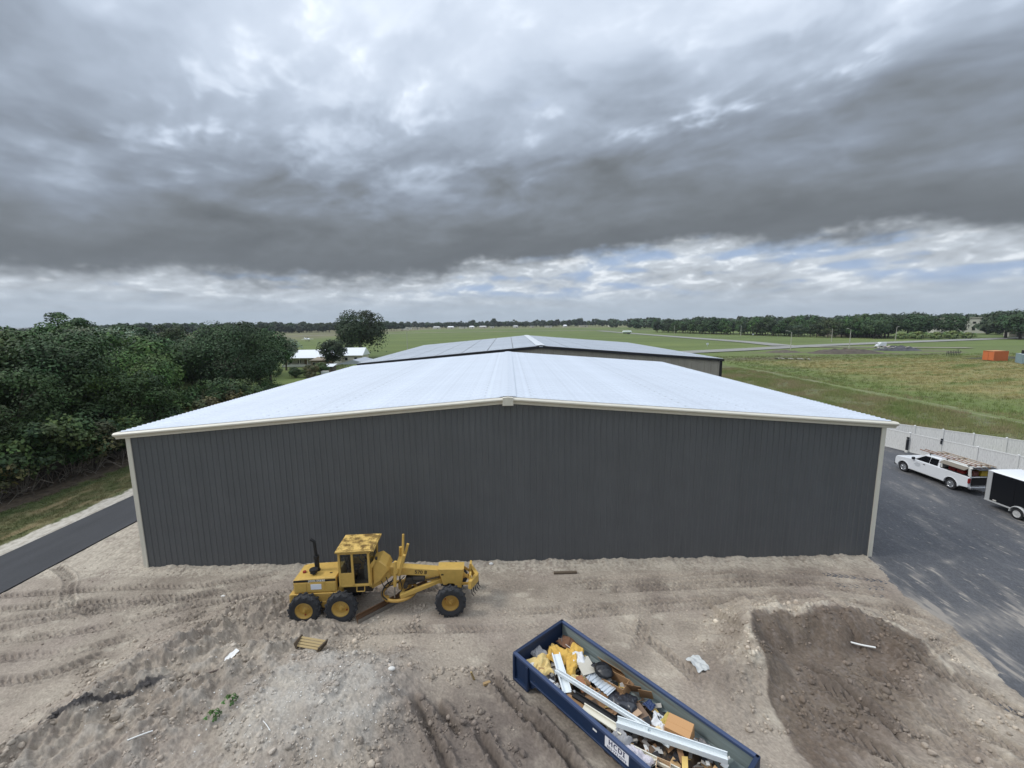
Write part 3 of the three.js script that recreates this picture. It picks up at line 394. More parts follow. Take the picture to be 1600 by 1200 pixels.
{
  const near = [[31, 'dark'], [32, 'mid'], [33, 'olive'], [34, 'deep'], [35, 'mid'], [36, 'dark']].map(([s, g], i) => kind(s, 11, { rx: 3.9 + .4 * (i % 3), ry: 4.3, n: 12000, leaf: .135, clumps: 44, base: GREEN[g], vary: .55, inner: .22 }));
  const back = [[41, 'dark'], [42, 'mid'], [43, 'olive'], [44, 'deep']].map(([s, g]) => kind(s, 11, { rx: 4.3, ry: 4.4, n: 5200, leaf: .21, clumps: 34, base: GREEN[g], vary: .55, inner: .2 }));
  const L = 'dark green broadleaf tree in the dense wood left of the drive', G = 'trees of the wood left of the drive', r = rng(401);
  let put = 0; const spots = [];
  for (let z = -20; z > -112; z -= 5.0) for (let x = -38.5; x > -1.32 * -z - 9 && x > -150; x -= 5.5) {
    const X = x + (r() - .5) * 3.2, Z = z + (r() - .5) * 3.2; if (z < -86 && X > -62) continue; if (Math.hypot(X + 43, Z + 66) < 6.5) continue; if (Math.hypot(X + 57.5, Z + 60.5) < 4.6 || Math.hypot(X + 53.5, Z + 56.3) < 3.6) continue; if (z < -48 && X > -42) continue; if (Z < -58 && X > .5 * Z - 4.5) continue; if (X < -1.36 * -Z - 6) continue;
    const lane = Math.abs(Math.atan2(-X, -Z) - .637); const low = lane < .035 && Z < -55 ? .62 : 1; // a dip in the canopy opens onto the dry field
    spots.push([X, Z, low]);
  }
  for (const [X, Z, low] of spots) { const d = Math.hypot(X, Z), edge = X > -42 ? .80 : 1, s = (.72 + .42 * r()) * low * edge * (d > 90 ? 1.04 : 1), K = d < 66 ? near : back; plant(K[Math.floor(r() * K.length)], 'woodland_tree', 'TINT broadleaf tree ' + (X > -44 ? (Z > -40 ? 'at the near edge of the wood by the grass verge' : 'at the edge of the wood facing the building') : d < 66 ? 'in the front of the wood left of the drive' : d < 95 ? 'deep in the wood left of the drive' : 'at the far back of the wood, under the skyline'), G, X, Z, s, r() * 6.28, .9 + .2 * r()); put++; }
  const big = kind(61, 12.6, { rx: 6.6, ry: 6, n: 26000, leaf: .145, clumps: 80, base: GREEN.dark, vary: .5, inner: .22 }, barkPale, .3); plant(big, 'spreading_tree', 'large rounded dark tree rising beside the left eave of the white roof', null, -43.2, -65.5, 1, .6);
  const pale = kind(62, 11.4, { rx: 4.4, ry: 3.4, n: 11000, leaf: .14, clumps: 46, base: GREEN.grey, vary: .5 }, barkPale); plant(pale, 'pale_tree', 'tree with pale grey-green flowering crown amid the dark wood', null, -57.5, -60.5, 1.08, 1);
  const tall = kind(63, 15.2, { rx: 3.6, ry: 4.6, n: 4200, leaf: .22, clumps: 22, base: GREEN.mid, vary: .5, inner: .1 }); plant(tall, 'tall_tree', 'tallest loose-crowned tree of the wood, breaking the skyline', null, -84, -80, 1, 2); plant(tall, 'tall_tree', 'tall dark tree next to the tallest one on the skyline', null, -79.5, -78.5, .93, 4);
  // the wood's edge: shrubs down to the ground and dead branches under them
  const shrub = [71, 72, 73, 74].map((s, i) => crownGeo(s, { rx: 2.1, ry: 1.75, n: 3000, leaf: .13, clumps: 26, base: [GREEN.olive, GREEN.mid, lin(88, 88, 54), GREEN.dark][i], vary: .6, inner: .3 })), stems = [1, 2].map(s => { const q = rng(s * 91), g = []; for (let i = 0; i < 16; i++) { const a = q() * 6.28, l = .8 + 1.6 * q(), m = [Math.cos(a) * l * .5, .6 + .9 * q(), Math.sin(a) * l * .5]; g.push(rod([(q() - .5) * .5, -.4, (q() - .5) * .5], m, .035, .022, 5), rod(m, [m[0] + Math.cos(a + q() - .5) * l * .6, m[1] + (q() - .25) * 1.2, m[2] + Math.sin(a + q() - .5) * l * .6], .022, .008, 4)); } return join(g); });
  for (let i = 0; i < 34; i++) { const z = -14 - i * 1.55 + (r() - .5), x = -36.6 - 1.7 * r(), s = .75 + .6 * r(), t = thing('shrub', 'leafy shrub with bare grey stems along the edge of the wood', 'shrub', [x, .15, z], r() * 6.28, 'shrubs along the edge of the wood'); t.scale.setScalar(s); part('stems', stems[i % 2], i % 3 ? barkPale : bark, t); const c = part('foliage', shrub[i % 4], leafMat, t); c.position.y = 2.0 + .5 * r(); c.userData.kind = 'stuff'; }
  for (let i = 0; i < 30; i++) { const z = -15 - i * 1.3 + (r() - .5) * 1.5, q = rng(800 + i), g = [], n = 4 + Math.floor(q() * 4), ox = -35.6 - q() * .9; for (let k = 0; k < n; k++) { let p = [ox + (q() - .5) * 1.2, .05, z + (q() - .5) * 1.4], a = q() * 6.28, up = .5 + q() * .8; for (let j = 0; j < 3; j++) { const e = [p[0] + Math.cos(a) * .5 * (.6 + q()), Math.max(.05, p[1] + up * (.7 - j * .32)), p[2] + Math.sin(a) * .5 * (.6 + q())]; g.push(rod(p, e, .026 - j * .006, .02 - j * .006, 4)); p = e; a += (q() - .5) * 1.3; } } tag(solo('dead_branches', g, i % 2 ? barkPale : bark, 'tangle of bare grey branches at the foot of the wood', 'branches', 'bare branches at the foot of the wood')); }
  // by the farmhouse
  const ball = kind(81, 8.1, { rx: 3.6, ry: 3.5, n: 5200, leaf: .24, clumps: 60, base: GREEN.deep, vary: .3, inner: .3 }); plant(ball, 'round_tree', 'dense ball-shaped dark tree standing in front of the farmhouse', null, -50.8, -121, 1, 0);
  const gt = kind(82, 8.6, { rx: 3.4, ry: 3.6, n: 3000, leaf: .26, clumps: 26, base: GREEN.grey, vary: .5 }); plant(gt, 'garden_tree', 'grey-green tree at the left end of the farmhouse', null, -63.2, -119, 1.1, 0); plant(gt, 'garden_tree', 'small tree behind the farmhouse roof', null, -60, -143, .85, 2, 1);
  const oak = kind(83, 16.6, { rx: 8.8, ry: 6.4, n: 14000, leaf: .33, clumps: 30, base: GREEN.deep, vary: .5, inner: .12, droop: .3 }, barkPale, .62); plant(oak, 'moss_draped_oak', 'large lone oak hung with moss on the airfield edge', null, -56.4, -160, 1, .4);
  for (let i = 0; i < 16; i++) { const x = -66 + r() * 20, z = -96 - r() * 16, t = thing('garden_shrub', 'green shrub in the overgrown garden before the farmhouse', 'shrub', [x, 0, z], r() * 6, 'shrubs before the farmhouse'); t.scale.setScalar(.5 + .4 * r()); part('stems', stems[i % 2], bark, t); const c = part('foliage', shrub[i % 4], leafMat, t); c.position.y = 1.7; c.userData.kind = 'stuff'; }
  // wood and oaks beyond the taxiway on the right
  const mid = [[91, 'far'], [92, 'dark'], [93, 'deep'], [94, 'mid']].map(([s, g]) => kind(s, 15, { rx: 6, ry: 7.4, n: 2200, leaf: .55, clumps: 34, base: GREEN[g], vary: .5, inner: .15 }));
  const line = [[150, -470], [161, -413], [172, -372], [185, -343], [194, -306], [203, -280], [226, -268]], at2 = (P, t) => { const k = clamp(t, 0, .9999) * (P.length - 1), i = Math.floor(k), f = k - i; return [mix(P[i][0], P[i + 1][0], f), mix(P[i][1], P[i + 1][1], f)]; };
  for (let row = 0; row < 4; row++) for (let i = 0; i < 34; i++) { const [x, z] = at2(line, (i + r() * .7) / 34), s = .5 + .48 * r(); if (r() < .12) continue; plant(mid[Math.floor(r() * 4)], 'airfield_wood_tree', 'TINT tree in the ' + ['front row', 'second row', 'third row', 'back row'][row] + ' of the wood beyond the airfield road', 'wood beyond the airfield road', x + 4 + row * 8 + 4 * r(), z - row * 5 - 3 * r(), s, r() * 6, 1); }
  const live = [[101, 'deep'], [102, 'dark'], [103, 'far']].map(([s, g]) => kind(s, 14.5, { rx: 9, ry: 6.4, n: 3000, leaf: .56, clumps: 44, base: GREEN[g], vary: .45, inner: .12, flat: .65 }, barkDark, .5));
  for (const [x, z, s, k] of [[232, -266, .9, 0], [247, -262, 1, 1], [222, -262, .8, 2], [258, -272, 1.05, 0], [268, -262, .9, 1], [236, -280, 1, 2], [276, -232, 1.0, 1], [290, -226, 1.05, 0], [304, -222, 1.1, 2], [319, -214, 1.12, 0], [284, -246, 1.1, 2], [302, -244, 1.15, 1], [322, -238, 1.15, 0], [338, -224, 1.1, 1], [335, -206, 1.1, 2], [352, -212, 1.15, 0], [310, -262, 1.1, 1], [345, -245, 1.15, 2], [268, -290, 1, 0], [250, -296, 1, 1]]) plant(live[k], 'live_oak', 'broad TINT live oak beyond the taxiway ' + (x > 272 ? 'at the right frame edge' : 'in front of the pale hall'), 'live oaks beyond the taxiway', x, z, s, r() * 6, .95 + .12 * r());
  const bush = crownGeo(111, { rx: 4, ry: 2.2, n: 900, leaf: .45, clumps: 20, base: lin(98, 114, 62), vary: .4 }); for (const [x, z, s] of [[228, -251, .9], [236, -249, 1.1], [245, -247, 1], [254, -247, 1.15], [262, -246, .9]]) { const o = solo('roadside_bush', bush.clone(), leafMat, 'light green low bush beside the far taxiway', 'bush', 'light green bushes beside the taxiway', [x, 1.9 * s, z]); o.scale.setScalar(s); o.userData.kind = 'thing'; }
  // far tree lines
  const farK = [[121, 'far'], [122, 'dark'], [123, 'pine'], [124, 'deep']].map(([s, g]) => kind(s, 13, { rx: 6.5, ry: 5.6, n: 420, leaf: 1.25, clumps: 18, base: GREEN[g], vary: .45, inner: .1 }));
  const spire = kind(131, 17, { rx: 2.0, ry: 7.6, n: 300, leaf: .9, clumps: 16, base: GREEN.deep, vary: .3 });
  for (let i = 0; i < 84; i++) { const x = -330 + i * 7.1 + 4 * r(), z = -1050 - 26 * r(); plant(farK[Math.floor(r() * 4)], 'distant_tree', 'TINT tree in the distant line across the airfield, ' + (i < 28 ? 'toward the lone oak' : i < 56 ? 'behind the small white houses' : 'above the grey roof'), 'distant tree line across the airfield', x, z, .8 + .5 * r() * r() + .1, r() * 6, .95 + .3 * r()); }
  for (const [x, z, s] of [[-122, -1050, 1.25], [6, -1050, 1.35], [-60, -1056, 1.15], [240, -1060, 1.2]]) plant(spire, 'spire_tree', 'narrow spire-shaped tree standing above the distant tree line', 'spire trees of the distant line', x, z, s, r() * 6);
  for (let i = 0; i < 92; i++) { const t = i / 92, x = mix(-560, -190, t) + 5 * r(), z = mix(-560, -760, t) - 10 * r(); plant(farK[Math.floor(r() * 4)], 'pasture_wood_tree', 'TINT tree in the far wood behind the dry pasture, ' + (t < .4 ? 'above the left wood' : t < .75 ? 'above the spreading tree' : 'near the lone oak'), 'far wood behind the dry pasture', x, z, .95 + .4 * r(), r() * 6, 1); }
  // farther woods read as one mass
  const mass = (name, label, list) => { const g = crownGeo(141, { rx: 7, ry: 6, n: 260, leaf: 1.7, clumps: 14, base: GREEN.far, vary: .4 }), m = new THREE.InstancedMesh(g, leafMat, list.length), q = rng(55); m.name = name; list.forEach(([x, z, s], i) => { M4.makeRotationY(q() * 6); M4.scale(V(s, s * (.8 + .3 * q()), s)); M4.setPosition(x, 6.2 * s, z); m.setMatrixAt(i, M4); m.setColorAt(i, new THREE.Color().setRGB(.85 + .3 * q(), .85 + .3 * q(), .9 + .2 * q())); }); m.castShadow = m.receiveShadow = true; scene.add(m); tag(m, label, 'woods', null, 'stuff'); };
  const far = []; for (let i = 0; i < 330; i++) far.push([-1150 + i * 7.2 + 6 * r(), -1110 - 160 * r() - (i < 110 ? -150 : 0), .95 + .35 * r()]); for (let i = 0; i < 170; i++) far.push([mix(-620, -200, r()), mix(-610, -800, r()) - 60, 1 + .3 * r()]); for (let i = 0; i < 120; i++) far.push([-80 - 5 - 240 * r() - 90, -112 - 60 * r() - 200 * r() * r(), .55 + .4 * r()].map((v, k) => k === 0 ? Math.min(v, -175) - 60 : v)); for (let i = 0; i < 160; i++) far.push([180 + 500 * r(), -480 - 420 * r(), 1.05 + .4 * r()]); for (let i = 0; i < 90; i++) far.push([330 + 300 * r(), -270 - 160 * r(), 1 + .3 * r()]);
  mass('distant_woods', 'hazy mass of far-off woods along the horizon', far.filter(([x, z]) => !(x > -330 && x < 110 && z > -1000)));
  // weeds in the ditch and grass on the verge
  const blades = (n, h, w, sp, seed) => { const q = rng(seed), P = [], Nn = []; for (let i = 0; i < n; i++) { const a = q() * 6.28, x = (q() - .5) * sp, z = (q() - .5) * sp, l = h * (.6 + .6 * q()), dx = Math.cos(a) * w, dz = Math.sin(a) * w, tx = x + (q() - .5) * l * .9, tz = z + (q() - .5) * l * .9; P.push(x - dx, 0, z - dz, x + dx, 0, z + dz, tx, l, tz); } const g = new THREE.BufferGeometry(); g.setAttribute('position', new THREE.Float32BufferAttribute(P, 3)); g.computeVertexNormals(); return g; };
  const grassMat = mat(1, 1, 1, .9, 0, { side: THREE.DoubleSide });
  const scatter = (name, label, g, spots, cols) => { const m = new THREE.InstancedMesh(g, grassMat, spots.length), q = rng(66); m.name = name; spots.forEach(([x, y, z, s], i) => { M4.makeRotationY(q() * 6.28); M4.scale(V(s, s * (.7 + .6 * q()), s)); M4.setPosition(x, y, z); m.setMatrixAt(i, M4); const c = cols(x, z, q); m.setColorAt(i, new THREE.Color().setRGB(...c)); }); m.castShadow = m.receiveShadow = true; scene.add(m); tag(m, label, 'grass', null, 'stuff'); };
  const weed = [], q = rng(71); while (weed.length < 17000) { const x = 41 + 19 * q() + 7 * q() * q(), z = -24 - 86 * q(); if (z < -60 && x < 31) continue; if (x < 36.6 + (z + 46) * .8 + 1.2 && z > -46) continue; const f = fbm(x * .22, z * .22, 3); if (f + .25 * q() < -.02 && q() < .85) continue; if (Math.abs(x - 60.6) < 1.1) continue; weed.push([x, fieldY(x, z) - .03, z, .6 + .9 * q() + .6 * Math.max(0, f)]); }
  scatter('ditch_weeds', 'rough brown and green weeds between the fence and the farm track', blades(9, .3, .022, .6, 3), weed, (x, z, q) => { const t = fbm(x * .16 + 9, z * .16, 3) + .5 * (q() - .5); return mix3(lin(138, 140, 92), t > 0 ? lin(156, 142, 114) : lin(120, 138, 78), clamp(Math.abs(t) * 1.8)); });
  const tuft = []; while (tuft.length < 22000) { const x = 61 + 110 * q(), z = -46 - 100 * q(); const f = fbm(x * .1, z * .25, 3); if (f < 0 && q() < .6) continue; if (Math.abs(x - 60.6) < 1.4) continue; tuft.push([x, fieldY(x, z) - .03, z, .5 + .7 * q()]); }
  scatter('meadow_tufts', 'tufts of dry and green grass in the rough meadow', blades(8, .4, .03, .8, 4), tuft, (x, z, q) => { const c = fieldCol(x, z), v = .75 + .5 * q(); return [c[0] * v, c[1] * v, c[2] * v]; });
  const vg = []; while (vg.length < 24000) { const x = -29.8 - 5.2 * q(), z = 2 - 62 * q(); if (x > -30.2 + .6 * fbm(x, z, 2) && q() < .8) continue; if (fbm(x * .9 + 4, z * .3, 3) > .2 && q() < .6) continue; vg.push([x, vergeY(x, z) - .01, z, .5 + .7 * q()]); }
  scatter('verge_grass', 'short patchy grass on the verge between drive and wood', blades(9, .11, .008, .2, 5), vg, (x, z, q) => { const c = vergeCol(x, z), v = .8 + .5 * q(); return [c[0] * v, c[1] * v * 1.02, c[2] * v]; });
}
// ---------- motor grader ----------
const yTex = tex(512, 512, (u, v) => { const n = .93 + .07 * tfbm(u, v, 8, 4), s = sstep(.34, .6, tfbm(u, v * .5, 14, 4)) * .4, d = sstep(.55, .75, tfbm(u, v, 40, 2)) * .3; return mix3([n, n, n], [.62, .5, .38], clamp(s + d)); }, true, [.6, .6]);
const yellow = rgb(214, 176, 92, .55, 0, { map: yTex }), yellowDk = rgb(194, 154, 76, .6, 0, { map: yTex }), rubber = rgb(50, 51, 54, .85), black = rgb(24, 24, 26, .6), grime = rgb(58, 52, 46, .9), steel = rgb(150, 148, 145, .35, .8), rust = rgb(126, 96, 70, .8, .1, { map: rep(yTex, .5) });
const roofMold = rgb(214, 180, 102, .8, 0, { map: tex(256, 256, (u, v) => { const m = sstep(-.3, .4, tfbm(u, v, 5, 4) + .5 * tfbm(u, v, 26, 3)); return mix3([1, 1, 1], [.42, .38, .32], m * .85); }, true, [1, 1]) });
const font = await new FontLoader().loadAsync('fonts/droid/droid_sans_bold.typeface.json');
function lettering(w, h, draw) { const c = document.createElement('canvas'); c.width = w; c.height = h; const x = c.getContext('2d'); draw(x, w, h); const t = new THREE.CanvasTexture(c); t.colorSpace = THREE.SRGBColorSpace; return t; }
function decal(w, h, t, x, y, z, ry = 0, rough = .5) { const g = new THREE.PlaneGeometry(w, h); g.rotateY(ry); g.translate(x, y, z); return [g, new THREE.MeshStandardMaterial({ map: t, roughness: rough })]; }
function tyreGeo(R, w, lugs, deep) { // lathe carcass plus chevron lugs, axle along z
  const pr = [[R * .54, -w * .34], [R * .6, -w * .44], [R * .78, -w * .5], [R * .9, -w * .47], [R * .955, -w * .36], [R * .965, 0], [R * .955, w * .36], [R * .9, w * .47], [R * .78, w * .5], [R * .6, w * .44], [R * .54, w * .34]];
  const g = new THREE.LatheGeometry(pr.map(p => new THREE.Vector2(...p)), 36); g.rotateX(Math.PI / 2); const out = [g];
  for (let i = 0; i < lugs; i++) for (const s of [-1, 1]) { const a = (i + (s > 0 ? .5 : 0)) / lugs * Math.PI * 2, b = box(deep * 1.7, R * .105, w * .52, 0, 0, 0); b.rotateX(s * .5); b.translate(R * .955, 0, s * w * .25); b.rotateZ(a); out.push(b); const c = box(R * .16, R * .1, deep * 1.2, R * .86, 0, s * w * .475); c.rotateZ(a + s * .09); out.push(c); }
  return join(out);
}
{
  const T = thing('motor_grader', 'weathered yellow motor grader parked along the charcoal wall', 'grader', [-8.13, .03, -17.35], .0694);
  const tg = tyreGeo(.655, .38, 15, .045), rimG = (() => { const g = new THREE.LatheGeometry([[.02, .06], [.1, .06], [.11, .02], [.2, .015], [.22, -.02], [.31, -.03], [.335, .1], [.36, .12], [.365, .15], [.35, .155]].map(p => new THREE.Vector2(...p)), 24); g.rotateX(Math.PI / 2); const o = [g, cyl(.055, .1, 'z', 0, 0, .1, 10)]; for (let i = 0; i < 10; i++) o.push(cyl(.018, .04, 'z', Math.cos(i * .628) * .155, Math.sin(i * .628) * .155, .035, 6)); return join(o); })();
  for (const [x, z] of [[-.745, .9], [.745, .9], [-.745, -.9], [.745, -.9], [5.33, .92], [5.33, -.92]]) { const w = new THREE.Group(); w.name = 'wheel'; w.position.set(x, .645, z); if (z < 0) w.rotation.y = Math.PI; w.rotation.z = x * .7; T.add(w); part('tyre', tg, rubber, w); part('rim', rimG, x > 5 ? yellowDk : yellow, w); part('valve_plug', cyl(.03, .05, 'z', .12, -.22, 0, 8), rgb(150, 60, 44, .6), w); }
  for (const s of [-1, 1]) part('tandem_case', [rbox(1.75, .34, .2, .06, 0, .66, s * .6), prism([[-.42, .75], [.42, .75], [.24, 1.12], [-.24, 1.12]], s > 0 ? .5 : -.68, s > 0 ? .68 : -.5, .02)], yellowDk, T);
  part('rear_frame', [rbox(2.1, .3, 1.3, .03, -.36, .98, 0), rbox(.12, .42, 1.34, .03, -1.4, .95, 0), rbox(2.05, .06, 1.36, .02, -.38, 1.15, 0)], yellow, T);
  const hood = part('engine_hood', [prism([[-1.27, 1.18], [.5, 1.18], [.5, 1.86], [-1.0, 1.83], [-1.27, 1.76]], -.62, .62, .035)], yellow, T);
  for (const s of [-1, 1]) for (const [x, w] of [[-.98, .5], [-.36, .7], [.28, .38]]) part('side_panel', rbox(w, .42, .03, .012, x, 1.44, s * .627), yellow, hood);
  for (const s of [-1, 1]) part('stripe', box(1.72, .085, .012, -.38, 1.735, s * .625), black, hood);
  { const g = new TextGeometry('JOHN DEERE', { font, size: .085, depth: .006, curveSegments: 2 }); g.computeBoundingBox(); g.translate(-.3 - g.boundingBox.max.x / 2, 1.695, .632); part('maker_lettering', g, rgb(236, 232, 220, .5), hood); }
  part('white_placard', rbox(.44, .24, .014, .006, -.33, 1.47, .648), rgb(222, 226, 232, .5), hood);
  part('rear_grille', [box(.03, .5, 1.05, -1.285, 1.45, 0), ...range(1.26, 1.64, .075).map(y => box(.04, .03, 1.05, -1.3, y, 0))], grime, hood);
  part('fuel_cap', cyl(.075, .06, 'y', -.98, 1.87, .12, 12), rgb(140, 50, 36, .6), hood); part('latch_slot', box(.1, .012, .05, .2, 1.865, .28), black, hood);
  part('front_louvre', [box(.012, .45, .9, .507, 1.5, 0)], grime, hood);
  const ex = part('exhaust_stack', [cyl(.1, .6, 'y', -.48, 2.14, 0, 12), cyl(.12, .12, 'y', -.48, 2.46, 0, 12), rod([-.48, 2.4, 0], [-.54, 3.2, -.02], .065, .06, 10), rod([-.54, 3.18, -.02], [-.68, 3.28, -.02], .06, .065, 10), cyl(.13, .04, 'y', -.48, 1.87, 0, 14)], black, T); ex.rotation.z = .0;
  part('air_cleaner', [cyl(.15, .1, 'y', -.52, 1.98, .3, 16, .12), cyl(.17, .06, 'y', -.52, 2.06, .3, 16), cyl(.06, .12, 'y', -.52, 1.88, .3, 10)], black, T);
  // cab
  const cab = new THREE.Group(); cab.name = 'cab'; T.add(cab); const post = (x, z, x2 = x) => bar([x, 1.4, z], [x2, 2.93, z], .09, .09);
  part('frame', [post(.68, .6), post(.68, -.66), post(1.22, .6), post(1.22, -.66), post(1.9, .6), post(1.9, -.66, 1.96), rbox(1.36, .1, .09, .02, 1.3, 1.42, .6), rbox(1.36, .1, .09, .02, 1.3, 1.42, -.66), rbox(.09, .1, 1.3, .02, .68, 1.42, -.03), rbox(.09, .1, 1.3, .02, 1.9, 1.42, -.03), rbox(1.36, .09, .09, .02, 1.3, 2.9, .6), rbox(1.36, .09, .09, .02, 1.3, 2.9, -.66), rbox(.09, .09, 1.3, .02, .68, 2.9, -.03), rbox(.09, .09, 1.3, .02, 1.94, 2.9, -.03)], yellow, cab);
  part('lower_panel', rbox(.5, .56, .05, .015, .95, 1.72, .61), yellow, cab); part('lower_panel', rbox(1.2, .56, .05, .015, 1.3, 1.72, -.67), yellow, cab); part('rear_panel', rbox(.05, .7, 1.2, .015, .66, 1.78, -.03), yellow, cab); part('front_panel', rbox(.05, .62, 1.2, .015, 1.94, 1.74, -.03), yellow, cab);
  part('roof', [rbox(1.62, .09, 1.5, .03, 1.36, 2.985, -.04), rbox(1.5, .05, 1.38, .03, 1.36, 3.035, -.04)], roofMold, cab);
  part('floor', box(1.3, .05, 1.25, 1.3, 1.4, -.03), grime, cab);
  const glass = new THREE.MeshPhysicalMaterial({ color: new THREE.Color().setRGB(.5, .54, .55), transmission: 1, thickness: 0, roughness: .05, ior: 1.5 });
  const pane = (w, h, x, y, z, ry = 0) => { const g = new THREE.PlaneGeometry(w, h); g.rotateY(ry); g.translate(x, y, z); return g; };
  part('window_pane', pane(.46, .85, .95, 2.43, .6), glass, cab); part('door_pane', pane(.58, 1.34, 1.56, 2.17, .6), glass, cab); part('window_pane', pane(.46, .85, .95, 2.43, -.66), glass, cab); part('window_pane', pane(.6, .85, 1.56, 2.43, -.66), glass, cab); part('windscreen', pane(1.16, .85, 1.94, 2.45, -.03, Math.PI / 2), glass, cab); part('rear_pane', pane(1.16, .75, .68, 2.5, -.03, Math.PI / 2), glass, cab);
  part('seat', [rbox(.5, .14, .5, .05, 1.08, 1.86, -.02), rbox(.14, .62, .48, .05, .86, 2.2, -.02, 0, 0, .12), box(.3, .4, .3, 1.08, 1.62, -.02)], black, cab); part('control_console', [rbox(.3, .7, .5, .04, 1.72, 1.78, -.02), rod([1.66, 2.05, -.02], [1.5, 2.28, -.02], .025)], rgb(120, 116, 108, .7), cab);
  { const g = new THREE.TorusGeometry(.2, .018, 6, 20); g.rotateY(Math.PI / 2); g.rotateZ(.7); g.translate(1.48, 2.3, -.02); part('steering_wheel', g, black, cab); }
  part('levers', [-.2, -.12, -.04, .04, .12, .2].map(z => rod([1.72, 2.1, z], [1.62, 2.42, z * 1.1], .01, .014, 5)), black, cab).userData.kind = 'stuff';
  part('step', [rod([1.35, 1.38, .62], [1.35, 1.16, .66], .018, .018, 6), rod([1.68, 1.38, .62], [1.68, 1.16, .66], .018, .018, 6), rod([1.35, 1.16, .66], [1.68, 1.16, .66], .02, .02, 6)], yellow, cab);
  part('door_gusset', prism([[1.93, 2.05], [1.98, 2.05], [2.2, 2.5], [2.14, 2.56], [1.93, 2.3]], .5, .56, .01), yellow, cab);
  part('cowl', [prism([[1.98, 1.22], [2.3, 1.42], [2.68, 1.9], [2.58, 2.14], [2.3, 2.38], [1.98, 2.3]], -.46, .42, .05)], yellow, T);
  part('transmission', [rbox(1.3, .5, .6, .06, 1.0, 1.12, -.02), rbox(.5, .4, .75, .05, 1.5, 1.2, 0), cyl(.2, .7, 'x', 1.5, .95, 0, 12)], grime, T);
  part('front_frame', [prism([[1.55, .95], [1.9, .95], [2.38, 1.2], [2.72, 1.48], [3.3, 1.5], [4.82, 1.36], [4.82, 1.66], [3.3, 1.86], [2.6, 1.94], [2.2, 1.72], [1.55, 1.3]], -.18, .18, .02), cyl(.26, .5, 'z', 2.42, 1.62, 0, 18)], yellow, T);
  { const g = new TextGeometry('570 B', { font, size: .155, depth: .006, curveSegments: 3 }); g.computeBoundingBox(); g.translate(-g.boundingBox.max.x / 2, -.078, 0); g.rotateZ(-.1); g.translate(4.0, 1.61, .182); part('model_lettering', g, rgb(24, 23, 22, .6), T); }
  part('nose', prism([[4.76, 1.78], [5.9, 1.72], [5.88, 1.45], [5.76, .8], [5.52, .86], [5.44, 1.02], [5.2, 1.04], [5.1, .98], [4.98, .98]], -.29, .29, .035), yellow, T);
  part('nose_emblem', box(.11, .06, .012, 4.95, 1.5, .294), black, T);
  part('front_axle', [rbox(.24, .2, 1.5, .05, 5.33, .7, 0), cyl(.11, .3, 'z', 5.33, .66, .78, 10), cyl(.11, .3, 'z', 5.33, .66, -.78, 10), rod([5.2, .8, .3], [5.2, .8, -.3], .05)], grime, T);
  const sc = part('scarifier', [bar([6.15, 1.18, .68], [6.46, 1.12, 0], .16, .36), bar([6.46, 1.12, 0], [6.15, 1.18, -.68], .16, .36), rbox(.1, .55, .3, .02, 6.16, 1.38, -.36, 0, 0, -.12), rbox(.1, .4, .3, .02, 6.16, 1.32, .32, 0, 0, -.12)], yellow, T);
  for (let i = 0; i < 9; i++) { const z = -.62 + i * .155, x = 6.47 - Math.abs(z) * .46; part('tooth', [rod([x + .03, 1.2, z], [x + .06, .72, z], .024, .02, 5), rod([x + .06, .74, z], [x + .15, .62, z], .024, .008, 5)], black, sc); }
  part('scarifier_link', [bar([5.86, 1.5, .24], [6.2, 1.2, .3], .06, .1), bar([5.78, 1.0, .24], [6.2, 1.06, .36], .07, .1)], yellowDk, T); part('scarifier_link', [bar([5.86, 1.5, -.24], [6.2, 1.2, -.3], .06, .1), bar([5.78, 1.0, -.24], [6.2, 1.06, -.36], .07, .1)], yellowDk, T);
  part('drawbar', [bar([4.85, 1.12, .08], [3.15, .8, .62], .15, .17), bar([4.85, 1.12, -.08], [3.15, .8, -.62], .15, .17), bar([3.2, .8, .62], [3.2, .8, -.62], .15, .15), cyl(.13, .24, 'y', 4.88, 1.08, 0, 14)], yellow, T);
  { const g = new THREE.TorusGeometry(.72, .075, 8, 40); g.rotateX(Math.PI / 2); g.translate(3.0, .66, 0); part('turning_circle', [g, cyl(.25, .18, 'y', 3.2, .92, 0, 12), bar([2.6, .62, .5], [2.45, .5, .25], .12, .25), bar([3.35, .62, -.5], [3.4, .5, -.6], .12, .25)], yellowDk, T); }
  { const s = new THREE.Shape(); const N = 10; for (let i = 0; i <= N; i++) { const t = i / N, y = t * .44, x = -.16 * Math.sin(t * Math.PI * .95) + .06 * t; i ? s.lineTo(x, y) : s.moveTo(x, y); } for (let i = N; i >= 0; i--) { const t = i / N; s.lineTo(-.16 * Math.sin(t * Math.PI * .95) + .06 * t - .035, t * .44); } const g = new THREE.ExtrudeGeometry(s, { depth: 3.55, bevelEnabled: false }); g.translate(0, 0, -1.775); const e = box(.03, .16, 3.55, .012, .09, 0); for (const q of [g, e]) { q.rotateY(-.85); q.translate(2.8, .03, 0); } const b = part('blade', g, rust, T); part('cutting_edge', e, steel, b); }
  part('lift_saddle', [rbox(.26, .34, 1.0, .03, 3.06, 1.86, 0), bar([3.1, 1.7, .46], [3.38, 2.62, .46], .15, .12), bar([3.1, 1.7, -.46], [3.38, 2.62, -.46], .15, .12)], yellow, T);
